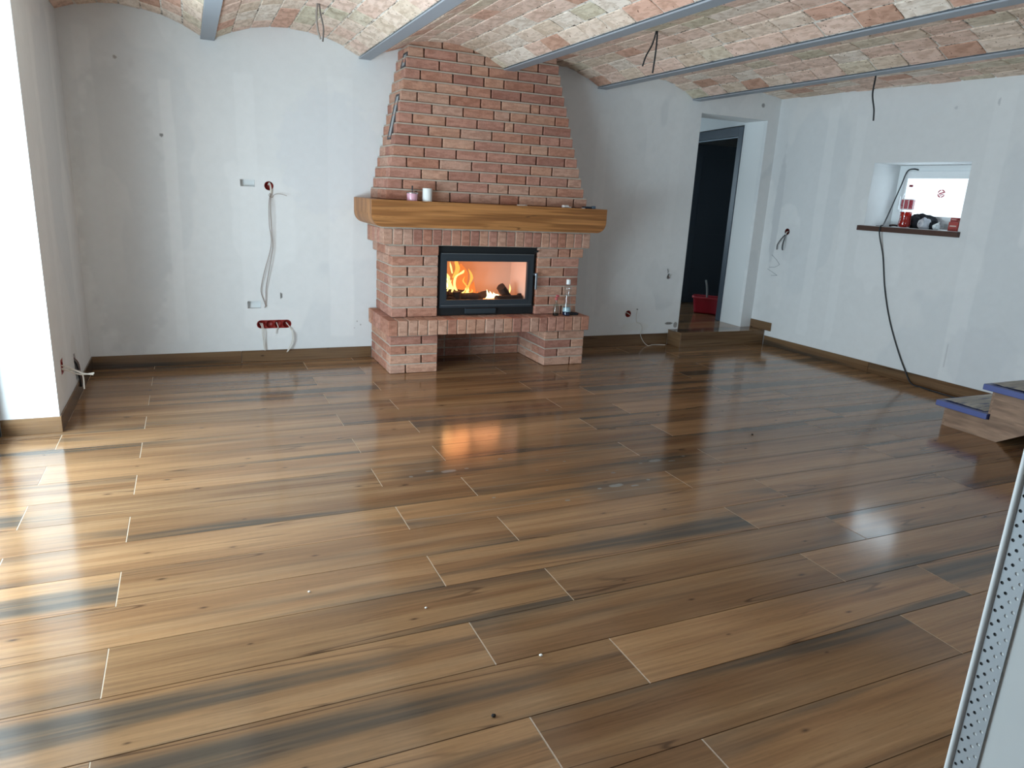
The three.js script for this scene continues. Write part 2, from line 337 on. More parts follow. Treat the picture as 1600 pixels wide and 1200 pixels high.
// ceiling slab, steel beams and shallow brick vaults between them
struct('ceiling_slab', 'concrete above the brick vaults', box2(-1.2, 7.2, TOP - 0.1, TOP + 0.15, ZB - 0.33, ZF + 0.3), plainWhite);
const BEAMS = [0.213, 1.405, 2.56, 3.672, 4.785], BY = 2.51, FW = 0.1;
const beamMat = std({ color: 0x999fa7, roughness: 0.55, metalness: 0.1 });
const beamWhere = ['second from the glass door side, over the wall sockets', 'at the left edge of the chimney breast', 'running into the chimney breast', 'between the chimney breast and the doorway', 'closest to the small window, ending over the doorway'];
beamWhere[0] = 'closest to the glass door, over the wall sockets';
BEAMS.forEach((x, i) => {
  const b = thing('steel_beam', `grey painted steel ceiling beam ${beamWhere[i]}`, 'beam', [x, BY, ZB], 0, 'ceiling beams');
  part('flange', chamfer(FW, 0.011, ZF - ZB - 0.002, 0.002).translate(0, 0.0055, (ZF - ZB) / 2), beamMat, b);
  part('web', box(0.008, 0.2, ZF - ZB - 0.002, 0, 0.111, (ZF - ZB) / 2), beamMat, b);
});
// each vault: circle from spring to crown
function vault(n, where, xa, xb, crownX, half, rise, stagger) {
  const R = (half * half + rise * rise) / (2 * rise), yc = BY + 0.014 + rise - R;
  const root = struct(n ? `ceiling_${String(n).padStart(3, '0')}` : 'ceiling', `shallow vault of pale rough bricks ${where}`);
  const a0 = Math.asin((xa - crownX) / R), a1 = Math.asin((xb - crownX) / R), nArc = Math.max(4, Math.round((a1 - a0) * R / 0.137));
  // mortar shell
  const S = 40, pos = [], uv = [], idx = [];
  for (let i = 0; i <= S; i++) for (const [j, rad] of [[0, R + 0.007], [1, R + 0.05]]) for (const z of [ZB, ZF]) {
    const a = a0 + (a1 - a0) * i / S; pos.push(crownX + Math.sin(a) * rad, yc + Math.cos(a) * rad, z); uv.push(a * R, z);
  }
  for (let i = 0; i < S; i++) { const p = i * 4, q = p + 4; idx.push(p, q, q + 1, p, q + 1, p + 1, p + 2, p + 3, q + 3, p + 2, q + 3, q + 2, p, p + 2, q + 2, p, q + 2, q, p + 1, q + 1, q + 3, p + 1, q + 3, p + 3); }
  const g = new THREE.BufferGeometry();
  g.setAttribute('position', new THREE.Float32BufferAttribute(pos, 3)); g.setAttribute('uv', new THREE.Float32BufferAttribute(uv, 2)); g.setIndex(idx); g.computeVertexNormals();
  part('mortar', g, vaultMortar, root);
  const w = (a1 - a0) * R / nArc, L = 0.275, variants = [], far = [];
  for (let i = 0; i < 6; i++) variants.push(chamfer(w - rr(0.005, 0.011), 0.03, L - rr(0.008, 0.016), 0.004, rnd() * 3, rnd() * 3, 0.0022));
  for (let i = 0; i < nArc; i++) for (let k = 0; k < 32; k++) {
    const a = a0 + (a1 - a0) * (i + 0.5) / nArc, shift = stagger ? (i % 2) * L * 0.5 : 0.03 * Math.sin(i * 2.1);
    const z0 = ZB + k * L - shift, zc = Math.max(z0, ZB) / 2 + (z0 + L) / 2;
    if (z0 + L > ZF || z0 + L < ZB + 0.04) continue;
    const cut = z0 < ZB, geo = cut ? chamfer(w - 0.008, 0.03, z0 + L - ZB - 0.008, 0.004, rnd() * 3, rnd() * 3, 0.002) : variants[Math.floor(rnd() * 6)];
    const mat = vaultMats[Math.floor(rnd() * vaultMats.length)], rad = R + 0.015 + rr(-0.002, 0.003);
    if (zc > -0.6) { const q = geo.clone(); q.rotateZ(-a).translate(crownX + Math.sin(a) * rad, yc + Math.cos(a) * rad, zc); far.push(q); continue; }
    part('brick', geo, mat, root, [crownX + Math.sin(a) * rad, yc + Math.cos(a) * rad, zc], [rr(-0.01, 0.01), rr(-0.012, 0.012), -a + rr(-0.018, 0.018)]);
  }
  const rest = part('brickwork', far, vaultMats[0], root); rest.userData.kind = 'stuff';
}
const hw = FW / 2 - 0.004;
vault(0, 'between the glass door wall and the first beam', XL, BEAMS[0] - hw, -0.36, 0.527, 0.146, false);
for (let i = 0; i < 4; i++) { const c = (BEAMS[i] + BEAMS[i + 1]) / 2; vault(i + 1, ['over the wall sockets', 'over the left half of the chimney breast', 'over the right half of the chimney breast', 'over the doorway'][i], BEAMS[i] + hw, BEAMS[i + 1] - hw, c, BEAMS[i + 1] - hw - c, 0.142, i < 2); }
vault(5, 'along the wall with the small window', BEAMS[4] + hw, 6.34, 5.55, 5.55 - BEAMS[4] - hw, 0.142, false);

// ------------------------------------------------------------------ baseboards, door step, passage behind the doorway
const tilePiece = (len, h = 0.1, t = 0.009) => {
  const print = Math.floor(rnd() * 6), g = chamfer(len, h, t, 0.0015), P = g.attributes.position, U = g.attributes.uv, o = rr(0, Math.max(0, 0.98 - len / PL)), o2 = rr(0.1, 0.5);
  for (let i = 0; i < P.count; i++) U.setXY(i, (P.getX(i) + len / 2) / PL + o, (print + Math.min(0.97, Math.max(0.03, o2 + (P.getY(i) + h / 2 + P.getZ(i)) / PW))) / PRINTS);
  return g;
};
const skirtMat = [0.62, 0.55, 0.6, 0.5].map((k) => std({ map: woodMap, color: new THREE.Color().setRGB(0.56 * k, 0.53 * k, 0.53 * k), roughness: 0.25 }));
function skirting(name, label, a, b, h = 0.1, turn = 0, cut = []) {   // tile strips along a line from a to b
  const root = struct(name, label);
  const A = V(...a), B = V(...b), L = A.distanceTo(B), n = Math.max(1, Math.round(L / 1.35)), yaw = Math.atan2(-(B.z - A.z), B.x - A.x);
  for (let i = 0; i < n; i++) {
    const c = A.clone().lerp(B, (i + 0.5) / n);
    part('skirting_tile', tilePiece(L / n - 0.003, h), skirtMat[i % 4], root, [c.x, h / 2 + 0.0005 + a[1], c.z], [0, yaw, 0]);
  }
  return root;
}
skirting('baseboard_back', 'wood-look tile skirting on the fireplace wall, glass door side', [XL, 0, ZB + 0.006], [1.455, 0, ZB + 0.006]);
skirting('baseboard_back_doorway_side', 'wood-look tile skirting between the fireplace and the door step', [3.3, 0, ZB + 0.006], [4.735, 0, ZB + 0.006], 0.118);
skirting('baseboard_left', 'dark tile skirting under the chased cable by the glass door', [XL + 0.006, 0, ZB + 0.02], [XL + 0.006, 0, DOOR_Z0 + 0.004]);
skirting('baseboard_reveal', 'tile skirting along the bright glass door reveal', [-1.06, 0, DOOR_Z0 + 0.006], [XL + 0.0105, 0, DOOR_Z0 + 0.006], 0.098);
{ const a = rw(-0.006, 0, 0.2335), b = rw(-0.006, 0, 7); skirting('baseboard_right', 'wood-look tile skirting under the small window', a, b); }
{ const a = rw(-0.006, 0.16, 0.0), b = rw(-0.006, 0.16, 0.315); skirting('baseboard_step', 'short raised skirting tile beside the door step', a, b, 0.094); }
// the step
const STEP_Y = 0.16, STEP_Z = -6.07;
{
  const t = thing('door_step', 'tiled step in front of the dark doorway', 'step', [4.74, 0, ZB]);
  const x1 = rw(-0.006, 0, 0.2)[0] - 4.74 - 0.004;
  part('core', box2(0.01, x1 - 0.005, 0, STEP_Y - 0.011, 0.002, STEP_Z - ZB - 0.011), std({ color: 0x6b5443, roughness: 1 }), t);
  part('riser_tile', tilePiece(x1 - 0.012, STEP_Y - 0.001), skirtMat[1], t, [x1 / 2 + 0.005, STEP_Y / 2, STEP_Z - ZB - 0.0055]);
  part('side_tile', tilePiece(STEP_Z - ZB - 0.004, STEP_Y - 0.001), skirtMat[0], t, [0.0052, STEP_Y / 2, (STEP_Z - ZB) / 2 + 0.001], [0, -Math.PI / 2, 0]);
  part('tread_tile', plankUV(chamfer(x1, 0.01, STEP_Z - ZB - 0.002, 0.001), x1, PW, 4, false), woodMat[3], t, [x1 / 2, STEP_Y - 0.005, (STEP_Z - ZB) / 2]);
}
// passage: raised floor, walls, ceiling, and the slanted wall with the dark door frame
const PF = struct('floor_passage', 'raised tile floor of the dark passage behind the doorway');
part('slab', box2(3.3, 8.2, 0, STEP_Y - 0.0122, -9.6, ZB - 0.001), std({ color: 0x4a3526, roughness: 0.8 }), PF);
for (let k = 0; k < 8; k++) for (let n = 0; n < 3; n++) { const a = 3.3 + n * 1.6 + (k % 2) * 0.4 - 0.4, L = 1.591; part('plank', plankUV(chamfer(L, 0.012, PW - 0.002, 0.001), L, PW, (k * 3 + n) % 6, n % 2 === 0), woodMat[(k + n) % 4], PF, [a + L / 2, STEP_Y - 0.006, ZB - 0.1285 - k * PW]); }
const dimWall = std({ color: 0xd8dada, roughness: 0.95 });
struct('wall_passage_left', 'passage wall on the near side', box2(3.2, 3.3, 0, TOP, -9.6, ZB - 0.33), dimWall);
struct('wall_passage_end', 'wall with the window that closes the passage', plate(3.2, 8.3, 0, TOP, 0.1, [{ u0: 3.6, u1: 4.9, v0: 1.0, v1: 2.3 }]).translate(0, 0, -9.7), dimWall);
{
  const w = struct('window_4', 'window at the end of the passage');
  part('frame', plate(3.6, 4.9, 1.0, 2.3, 0.05, [{ u0: 3.68, u1: 4.82, v0: 1.08, v1: 2.22 }]).translate(0, 0, -9.68), std({ color: 0xeef0f0, roughness: 0.5 }), w);
  part('pane', new THREE.PlaneGeometry(1.14, 1.14), new THREE.MeshPhysicalMaterial({ color: 0xffffff, transmission: 1, roughness: 0, thickness: 0, ior: 1.45 }), w, [4.25, 1.65, -9.655]);
  skylight('passage_window_daylight', 1.1, 1.1, [4.25, 1.65, -9.76], [4.25, 1.65, -6], 5);
}
struct('ceiling_passage', 'ceiling of the passage', box2(3.2, 8.3, TOP - 0.1, TOP, -9.7, ZB - 0.33), dimWall);
const DA = Math.atan2(0.198, 0.98);                                   // the door wall turns away to the right
const DG = { x: 5.75, z: -6.632 };
const doorAt = (u, y, d) => [DG.x + u * Math.sin(DA) + d * Math.cos(DA), y, DG.z - u * Math.cos(DA) + d * Math.sin(DA)];
{
  const g = [plate(0, 3.1, STEP_Y - 0.16, TOP, 0.14, [{ pts: [[0.03, 0.02], [0.03, 2.385], [1.61, 2.385], [1.61, 0.02]] }])].map((q) => q.rotateY(Math.PI / 2));
  struct('wall_passage_right', 'slanted white wall around the dark door frame', g, std({ color: 0xe2e4e4, roughness: 0.9 }), [DG.x, 0, DG.z], -DA);
  // dark room behind it
  struct('wall_store_near', 'wall of the dark room behind the door', box2(5.76, 8.3, 0, TOP, -6.64, -6.63), dimWall);
  struct('wall_store_far', 'far wall of the dark room behind the door', box2(8.2, 8.3, 0, TOP, -9.6, -6.64), dimWall);
  const d = struct('door_1', 'blue grey door frame of the unlit room', null, null, doorAt(0, STEP_Y + 0.001, 0), Math.PI / 2 - DA);
  // local x runs along the wall away from the camera, local z leads into the dark room
  const frameMat = std({ color: 0x3f4a56, roughness: 0.45 }), H = 2.372 - STEP_Y, W0 = 0.035, W1 = 1.6, fw = 0.1;
  part('jamb', rbox(fw, H, 0.16, 0.004, W0 + fw / 2, H / 2, 0.072), frameMat, d);
  part('jamb', rbox(fw, H, 0.16, 0.004, W1 - fw / 2, H / 2, 0.072), frameMat, d);
  part('head', rbox(W1 - W0 - 2 * fw, fw, 0.16, 0.004, (W0 + W1) / 2, H - fw / 2, 0.072), frameMat, d);
  const leaf = new THREE.Group(); leaf.name = 'door_leaf'; d.add(leaf);          // stands open into the room
  part('panel', rbox(0.04, H - fw - 0.02, 0.86, 0.004, W1 - fw - 0.022, (H - fw) / 2 + 0.002, 0.16 + 0.43), frameMat, leaf);
  for (const [a, b] of [[0.12, 0.95], [1.05, 1.95]]) part('moulding', plate(0.26, 0.92, a, b, 0.008, [{ u0: 0.28, u1: 0.9, v0: a + 0.02, v1: b - 0.02 }]).rotateY(-Math.PI / 2).translate(W1 - fw - 0.042, 0, 0), frameMat, leaf);
  part('handle', [cyl(0.01, 0.01, 0.05, 10).rotateZ(Math.PI / 2).translate(W1 - fw - 0.065, 0.98, 0.95), rbox(0.014, 0.02, 0.12, 0.005, W1 - fw - 0.09, 0.98, 0.9)], std({ color: 0x8d979e, roughness: 0.35, metalness: 0.8 }), leaf);
  part('stop', box2(W0 + fw, W1 - fw, H - fw - 0.012, H - fw, 0.03, 0.05), std({ color: 0x9fb0bd, roughness: 0.4 }), d);
}

// ------------------------------------------------------------------ windows
{
  const g = struct('window_1', 'tall glass door at the bright reveal');
  const fm = std({ color: 0x3b4046, roughness: 0.5 }), x = -1.09, t = 0.06, w = 0.07;
  part('jamb', box2(x - t / 2, x + t / 2, 0.005, DOOR_H - 0.003, DOOR_Z0 + 0.012, DOOR_Z0 + 0.012 + w), fm, g);
  part('jamb', box2(x - t / 2, x + t / 2, 0.005, DOOR_H - 0.003, DOOR_Z1 - w - 0.003, DOOR_Z1 - 0.003), fm, g);
  part('head', box2(x - t / 2, x + t / 2, DOOR_H - w, DOOR_H - 0.003, DOOR_Z0 + w + 0.012, DOOR_Z1 - w), fm, g);
  part('threshold', box2(x - t / 2, x + t / 2, 0.005, 0.08, DOOR_Z0 + w + 0.012, DOOR_Z1 - w), fm, g);
  const glass = new THREE.MeshPhysicalMaterial({ color: 0xffffff, transmission: 1, roughness: 0, thickness: 0, ior: 1.45 });
  for (const [a, b] of [[DOOR_Z0 + w + 0.012, DOOR_Z1 - w]]) part('pane', new THREE.PlaneGeometry(b - a, DOOR_H - w - 0.08), glass, g, [x, (DOOR_H - w + 0.08) / 2, (a + b) / 2], [0, Math.PI / 2, 0]);
  struct('ground_outside', 'pale paving outside the glass door', box2(-9, -1.12, -0.2, -0.03, -9, ZF), std({ color: 0xb9b7b2, roughness: 0.95 }));
  const h = struct('added_window_3', 'added unseen window in the wall opposite the fireplace');  // unseen window added to go with the rear fill lamp
  part('frame', plate(1.85, 3.35, 0.95, 2.25, 0.06, [{ u0: 1.93, u1: 2.56, v0: 1.03, v1: 2.17 }, { u0: 2.64, u1: 3.27, v0: 1.03, v1: 2.17 }]).translate(0, 0, ZF + 0.18), std({ color: 0xeef0f0, roughness: 0.5 }), h);
  for (const [a, b] of [[1.93, 2.56], [2.64, 3.27]]) part('pane', new THREE.PlaneGeometry(b - a, 1.14), glass, h, [(a + b) / 2, 1.6, ZF + 0.21]);
}
const rwThing = (n, l, c, d, y, s, group) => thing(n, l, c, rw(d, y, s), RT, group);
{
  // small window at the back of the recess; local x outward, z along the wall
  const w = struct('window_2', 'small white window at the back of the deep recess', null, null, [RWX, 0, ZB], RT);
  const pvc = std({ color: 0xe9edee, roughness: 0.4 });
  const d = 0.36;
  const ring = (s0, s1, y0, y1, b, bt, x0, th) => plate(s0, s1, y0, y1, th, [{ u0: s0 + b, u1: s1 - b, v0: y0 + b, v1: y1 - bt }]).rotateY(-Math.PI / 2).translate(x0 + th, 0, 0);
  part('outer_frame', ring(WIN.s0 + 0.002, WIN.s1 - 0.002, WIN.y0 + 0.002, WIN.y1 - 0.002, 0.06, 0.065, d + 0.02, 0.06), pvc, w);
  part('sash', ring(WIN.s0 + 0.055, WIN.s1 - 0.055, WIN.y0 + 0.05, WIN.y1 - 0.055, 0.066, 0.066, d - 0.005, 0.07), pvc, w);
  const pane = part('pane', new THREE.PlaneGeometry(WIN.s1 - WIN.s0 - 0.24, WIN.y1 - WIN.y0 - 0.235), new THREE.MeshPhysicalMaterial({ color: 0xffffff, transmission: 1, roughness: 0, thickness: 0, ior: 1.45 }), w, [d + 0.03, (WIN.y0 + WIN.y1) / 2, (WIN.s0 + WIN.s1) / 2], [0, -Math.PI / 2, 0]);
  // round red maker's mark printed on the pane
  const mark = [], red = std({ color: 0xb8404e, roughness: 0.6 }), mx = d + 0.027;
  for (const [a, b] of [[0.2, 1.5], [1.75, 2.9], [3.3, 4.6], [4.8, 6.0]]) mark.push(new THREE.RingGeometry(0.026, 0.037, 14, 1, a, b - a));
  mark.push(new THREE.PlaneGeometry(0.05, 0.012).rotateZ(0.35).translate(0, 0.004, 0), new THREE.PlaneGeometry(0.036, 0.009).rotateZ(0.35).translate(0.004, -0.01, 0));
  part('maker_mark', mergeGeometries(mark.map((q) => q.toNonIndexed())), red, w, [mx, 1.709, 1.718], [0, -Math.PI / 2, 0]);
  part('handle', [rbox(0.02, 0.05, 0.03, 0.006, d - 0.014, 1.56, WIN.s0 + 0.09), rbox(0.016, 0.13, 0.02, 0.006, d - 0.032, 1.61, WIN.s0 + 0.09)].map((q) => q), pvc, w);
  skylight('small_window_daylight', WIN.s1 - WIN.s0 - 0.26, WIN.y1 - WIN.y0 - 0.26, rw(0.445, 1.675, 1.72), rw(-2, 1.675, 1.72), 2.8);
  const sill = rwThing('window_sill', 'dark brown wooden sill board of the small window', 'window sill', 0, 0, 0);
  part('board', rbox(0.4, 0.046, WIN.s1 - WIN.s0 + 0.07, 0.004, 0.16, 1.361, (WIN.s0 + WIN.s1) / 2 - 0.01), std({ color: 0x4a2f24, roughness: 0.5 }), sill);
}

// ------------------------------------------------------------------ fireplace
const FP = thing('fireplace', 'tapering red brick fireplace with wooden mantel and a lit stove', 'fireplace', [0, 0, ZB]);
const Z = (z) => z - ZB;                                             // world z to the fireplace's own
const geoCache = new Map();
function brickGeo(w, h, d) {
  const k = [w, h, d].map((x) => Math.round(x * 500)).join();
  const list = geoCache.get(k) ?? geoCache.set(k, []).get(k);
  if (list.length < 3) { const g = chamfer(w, h, d, 0.0045, rnd() * 2, rnd() * 2, 0.0012); list.push(g); return g; }
  return list[Math.floor(rnd() * 3)];
}
const pick = (a) => a[Math.floor(rnd() * a.length)];
function brick(name, x0, x1, y0, y1, z0, z1, mats = brickMat) {      // world extents
  part(name, brickGeo(x1 - x0, y1 - y0, z1 - z0), pick(mats), FP, [(x0 + x1) / 2, (y0 + y1) / 2, Z((z0 + z1) / 2)]);
}
const mortarBoxes = [];
const mortar = (x0, x1, y0, y1, z0, z1) => mortarBoxes.push(box2(x0, x1, y0, y1, Z(z0), Z(z1)));
const J = 0.011, CH = 0.0862, BD = 0.118;
// a wall course made of stretchers along the front (joints) and along the sides back to the wall
function course(y0, y1, joints, zf, zb, sideL, sideR, odd, m = 0.0042) {
  const x0 = joints[0], x1 = joints[joints.length - 1];
  mortar(x0 + 0.012, x1 - 0.012, y0, y1, zb, zf - 0.03);
  mortar(x0 + m, x1 - m, y1 - 0.001, y1 + J, zb, zf - m);
  for (let i = 0; i + 1 < joints.length; i++) {
    const a = joints[i] + (i ? 0.0065 : 0), b = joints[i + 1] - (i + 2 < joints.length ? 0.0065 : 0);
    // corner bricks run into the side: headers where the side course starts with a half
    brick('brick', a, b, y0, y1, zf - BD, zf);
  }
  for (const [on, sx, xx] of [[sideL, 1, x0], [sideR, -1, x1]]) if (on) {
    let z = zf - BD - J, len = odd ? 0.264 : 0.13;
    while (z - 0.05 > zb) {
      const e = Math.max(zb + 0.001, z - len), a = xx, b = xx + sx * BD;
      brick('brick', Math.min(a, b), Math.max(a, b), y0, y1, e, z);
      z = e - J; len = 0.264;
    }
  }
}
// pedestals
for (let r = 0; r < 4; r++) {
  const y0 = 0.002 + r * 0.0815, y1 = Math.min(0.325, y0 + 0.0815 - J), odd = r % 2 === 0;
  for (const [a, b, L] of [[1.46, 1.872, true], [2.89, 3.294, false]]) {
    const j = odd === L ? a + 0.137 : a + 0.272;
    course(y0, y1, [a, j, b], -5.635, ZB + 0.001, true, true, odd);
  }
}
// niche back and hearth slab behind the pedestals
for (let r = 0; r < 4; r++) for (let i = 0; i < 4; i++) brick('brick', 1.875 + i * 0.2535 + J / 2, 1.875 + (i + 1) * 0.2535 - J / 2, 0.002 + r * 0.0815, 0.002 + r * 0.0815 + 0.0705, ZB + 0.004, ZB + 0.1);
mortar(1.873, 2.889, 0, 0.325, ZB + 0.002, ZB + 0.094);
// projecting shelf of bricks on edge
{
  const x0 = 1.432, x1 = 3.322, n = 22, p = (x1 - x0) / n, zf = -5.6;
  for (let i = 0; i < n; i++) { const dz = rr(-0.004, 0.003); brick('shelf_brick', x0 + i * p + J / 2 - 0.001, x0 + (i + 1) * p - J / 2 + 0.001, 0.327, 0.4545 + rr(-0.002, 0.001), zf - 0.26 + dz, zf + dz); }
  mortar(x0 + 0.01, x1 - 0.01, 0.331, 0.449, ZB + 0.002, zf - 0.01);
  for (let k = 0; k < 5; k++) for (const s of [0, 1]) { const z1 = zf - 0.26 - J - k * 0.086, xx = s ? x1 - 0.26 : x0; brick('shelf_brick', xx, xx + 0.26, 0.327, 0.4545, Math.max(z1 - 0.075, ZB + 0.002), z1); }
}
// upright piers beside the stove
for (let r = 0; r < 7; r++) {
  const top = r === 6, y0 = 0.4575 + r * 0.0862, y1 = y0 + 0.0752, odd = r % 2 === 0, ex = top ? 0.03 : 0, zf = top ? -5.742 : -5.755;
  const L = [1.502 - ex, 1.9], Rr = [2.832, 3.252 + ex];
  course(y0, y1, top ? [L[0], 1.612, 1.752, L[1]] : [L[0], odd ? L[0] + 0.135 : L[0] + 0.272, L[1]], zf, ZB + 0.001, true, false, odd);
  course(y0, y1, top ? [Rr[0], 3.03, 3.15, Rr[1]] : [Rr[0], odd ? Rr[0] + 0.272 : Rr[0] + 0.135, Rr[1]], zf, ZB + 0.001, false, true, odd);
}
// soldier course under the mantel
{
  const x0 = 1.417, x1 = 3.337, n = 23, p = (x1 - x0) / n, zf = -5.717;
  for (let i = 0; i < n; i++) brick('soldier_brick', x0 + i * p + J / 2 - 0.001, x0 + (i + 1) * p - J / 2 + 0.001, 1.062, 1.187, zf - 0.12, zf + rr(-0.002, 0.002));
  mortar(x0 + 0.007, x1 - 0.007, 1.0585, 1.208, ZB + 0.002, zf - 0.007);
  for (let k = 0; k < 5; k++) for (const s of [0, 1]) { const z1 = zf - 0.12 - J - k * 0.0865, xx = s ? x1 - 0.12 : x0; brick('soldier_brick', xx, xx + 0.12, 1.062, 1.187, Math.max(z1 - 0.0755, ZB + 0.002), z1); }
}
// tapering chimney breast, joints read course by course
const chimney = [
  [1.453, 1.708, 1.999, 2.179, 2.449, 2.627, 2.899, 3.17, 3.302], [1.474, 1.599, 1.882, 2.07, 2.346, 2.533, 2.733, 3.003, 3.271], [1.491, 1.759, 1.99, 2.268, 2.428, 2.702, 2.841, 3.113, 3.25],
  [1.511, 1.64, 1.917, 2.201, 2.474, 2.749, 2.958, 3.229], [1.53, 1.791, 2.066, 2.34, 2.618, 2.806, 3.085, 3.209], [1.545, 1.67, 1.947, 2.23, 2.506, 2.752, 2.922, 3.187],
  [1.563, 1.833, 2.108, 2.392, 2.672, 2.846, 3.04, 3.168], [1.58, 1.702, 1.982, 2.26, 2.51, 2.596, 2.877, 3.148], [1.597, 1.867, 2.139, 2.415, 2.563, 2.718, 2.998, 3.13],
  [1.611, 1.747, 2.024, 2.297, 2.484, 2.76, 2.847, 3.112], [1.631, 1.909, 2.178, 2.394, 2.669, 2.951, 3.09], [1.648, 1.78, 2.056, 2.331, 2.514, 2.798, 3.072],
  [1.665, 1.943, 2.221, 2.378, 2.649, 2.926, 3.056], [1.682, 1.816, 2.098, 2.343, 2.603, 2.841, 3.04], [1.7, 1.975, 2.25, 2.48, 2.75, 3.022]];
chimney.forEach((j, i) => course(1.4145 + i * 0.0855, 1.4145 + i * 0.0855 + 0.0745, j, -5.782 - 0.0154 * i, ZB + 0.001, true, i > 14, i % 2 === 1));
// right flank of the chimney breast
{
  const g = [];
  chimney.forEach((j, i) => { const zf = -5.782 - 0.0154 * i, x1 = j[j.length - 1], y = 1.4145 + i * 0.0855; let z = zf - BD - J, len = i % 2 ? 0.264 : 0.13; while (z - 0.05 > ZB) { const e = Math.max(ZB + 0.001, z - len); g.push(chamfer(BD, 0.0745, z - e, 0.0045, rnd(), rnd(), 0.001).translate(x1 - BD / 2, y + 0.037, Z((z + e) / 2))); z = e - J; len = 0.264; } });
  const m = part('flank_brickwork', g, brickMat[1], FP); m.userData.kind = 'stuff';
}
part('mortar', mortarBoxes, mortarMat, FP);
// mantel: a beam with rounded lower corners
{
  const x0 = 1.311, x1 = 3.443, y0 = 1.2065, y1 = 1.4085, r = 0.088;
  const s = new THREE.Shape().moveTo(x0, y1).lineTo(x0, y0 + r).absarc(x0 + r, y0 + r, r, Math.PI, Math.PI * 1.5).lineTo(x1 - r, y0).absarc(x1 - r, y0 + r, r, -Math.PI / 2, 0).lineTo(x1, y1).lineTo(x0, y1);
  const g = new THREE.ExtrudeGeometry(s, { depth: -5.649 - ZB - 0.004 - 0.003, bevelEnabled: true, bevelSize: 0.003, bevelThickness: 0.003, bevelSegments: 2, curveSegments: 14 }).translate(0, 0, 0.004);
  const mantelMap = texture(1024, 256, (u, v) => {
    const x = u * 2.3, y = v * 0.5, w = y + 0.03 * (fbm(x * 1.6, y * 4, 3) - 0.5), a = fbm(x * 1.6 + 3, w * 44, 4), b = fbm(x * 3, w * 150, 3), cr = sm(0.022, 0, Math.abs(fbm(x * 1.1 + 8, w * 19, 3) - 0.5));
    let c = mix3([178, 122, 70], [142, 92, 48], sm(0.35, 0.68, a));
    c = mix3(c, [98, 62, 34], 0.75 * cr * sm(0.4, 0.6, fbm(x * 3, w * 8, 2)));
    const q = 0.86 + 0.28 * b; return [c[0] * q, c[1] * q, c[2] * q];
  });
  mantelMap.repeat.set(1 / 2.3, 1 / 0.5); mantelMap.offset.set(-1.3 / 2.3, -0.2);
  part('mantel', g, std({ map: mantelMap, roughness: 0.5 }), FP);
}
// warm air grilles on the flank
{
  const fr = std({ color: 0x4a4748, roughness: 0.6 }), inn = std({ color: 0xa3a6a8, roughness: 0.5 });
  for (const [y, h, z, w] of [[2.06, 0.36, -6.02, 0.11], [2.5, 0.12, -6.05, 0.12]]) {
    const i = (y - 1.41) / 0.0855, x = 1.453 + 0.0179 * i - 0.004, tilt = Math.atan(0.0179 / 0.0855);
    const gr = new THREE.Group(); gr.name = 'air_grille'; FP.add(gr); gr.position.set(x, y, Z(z)); gr.rotation.z = -tilt;
    part('grille_frame', plate(-w / 2, w / 2, -h / 2, h / 2, 0.02, [{ u0: -w / 2 + 0.014, u1: w / 2 - 0.014, v0: -h / 2 + 0.014, v1: h / 2 - 0.014 }]).rotateY(-Math.PI / 2).translate(0.008, 0, 0), fr, gr);
    part('grille_screen', box(0.006, h - 0.026, w - 0.026, -0.005, 0, 0), inn, gr);
  }
}

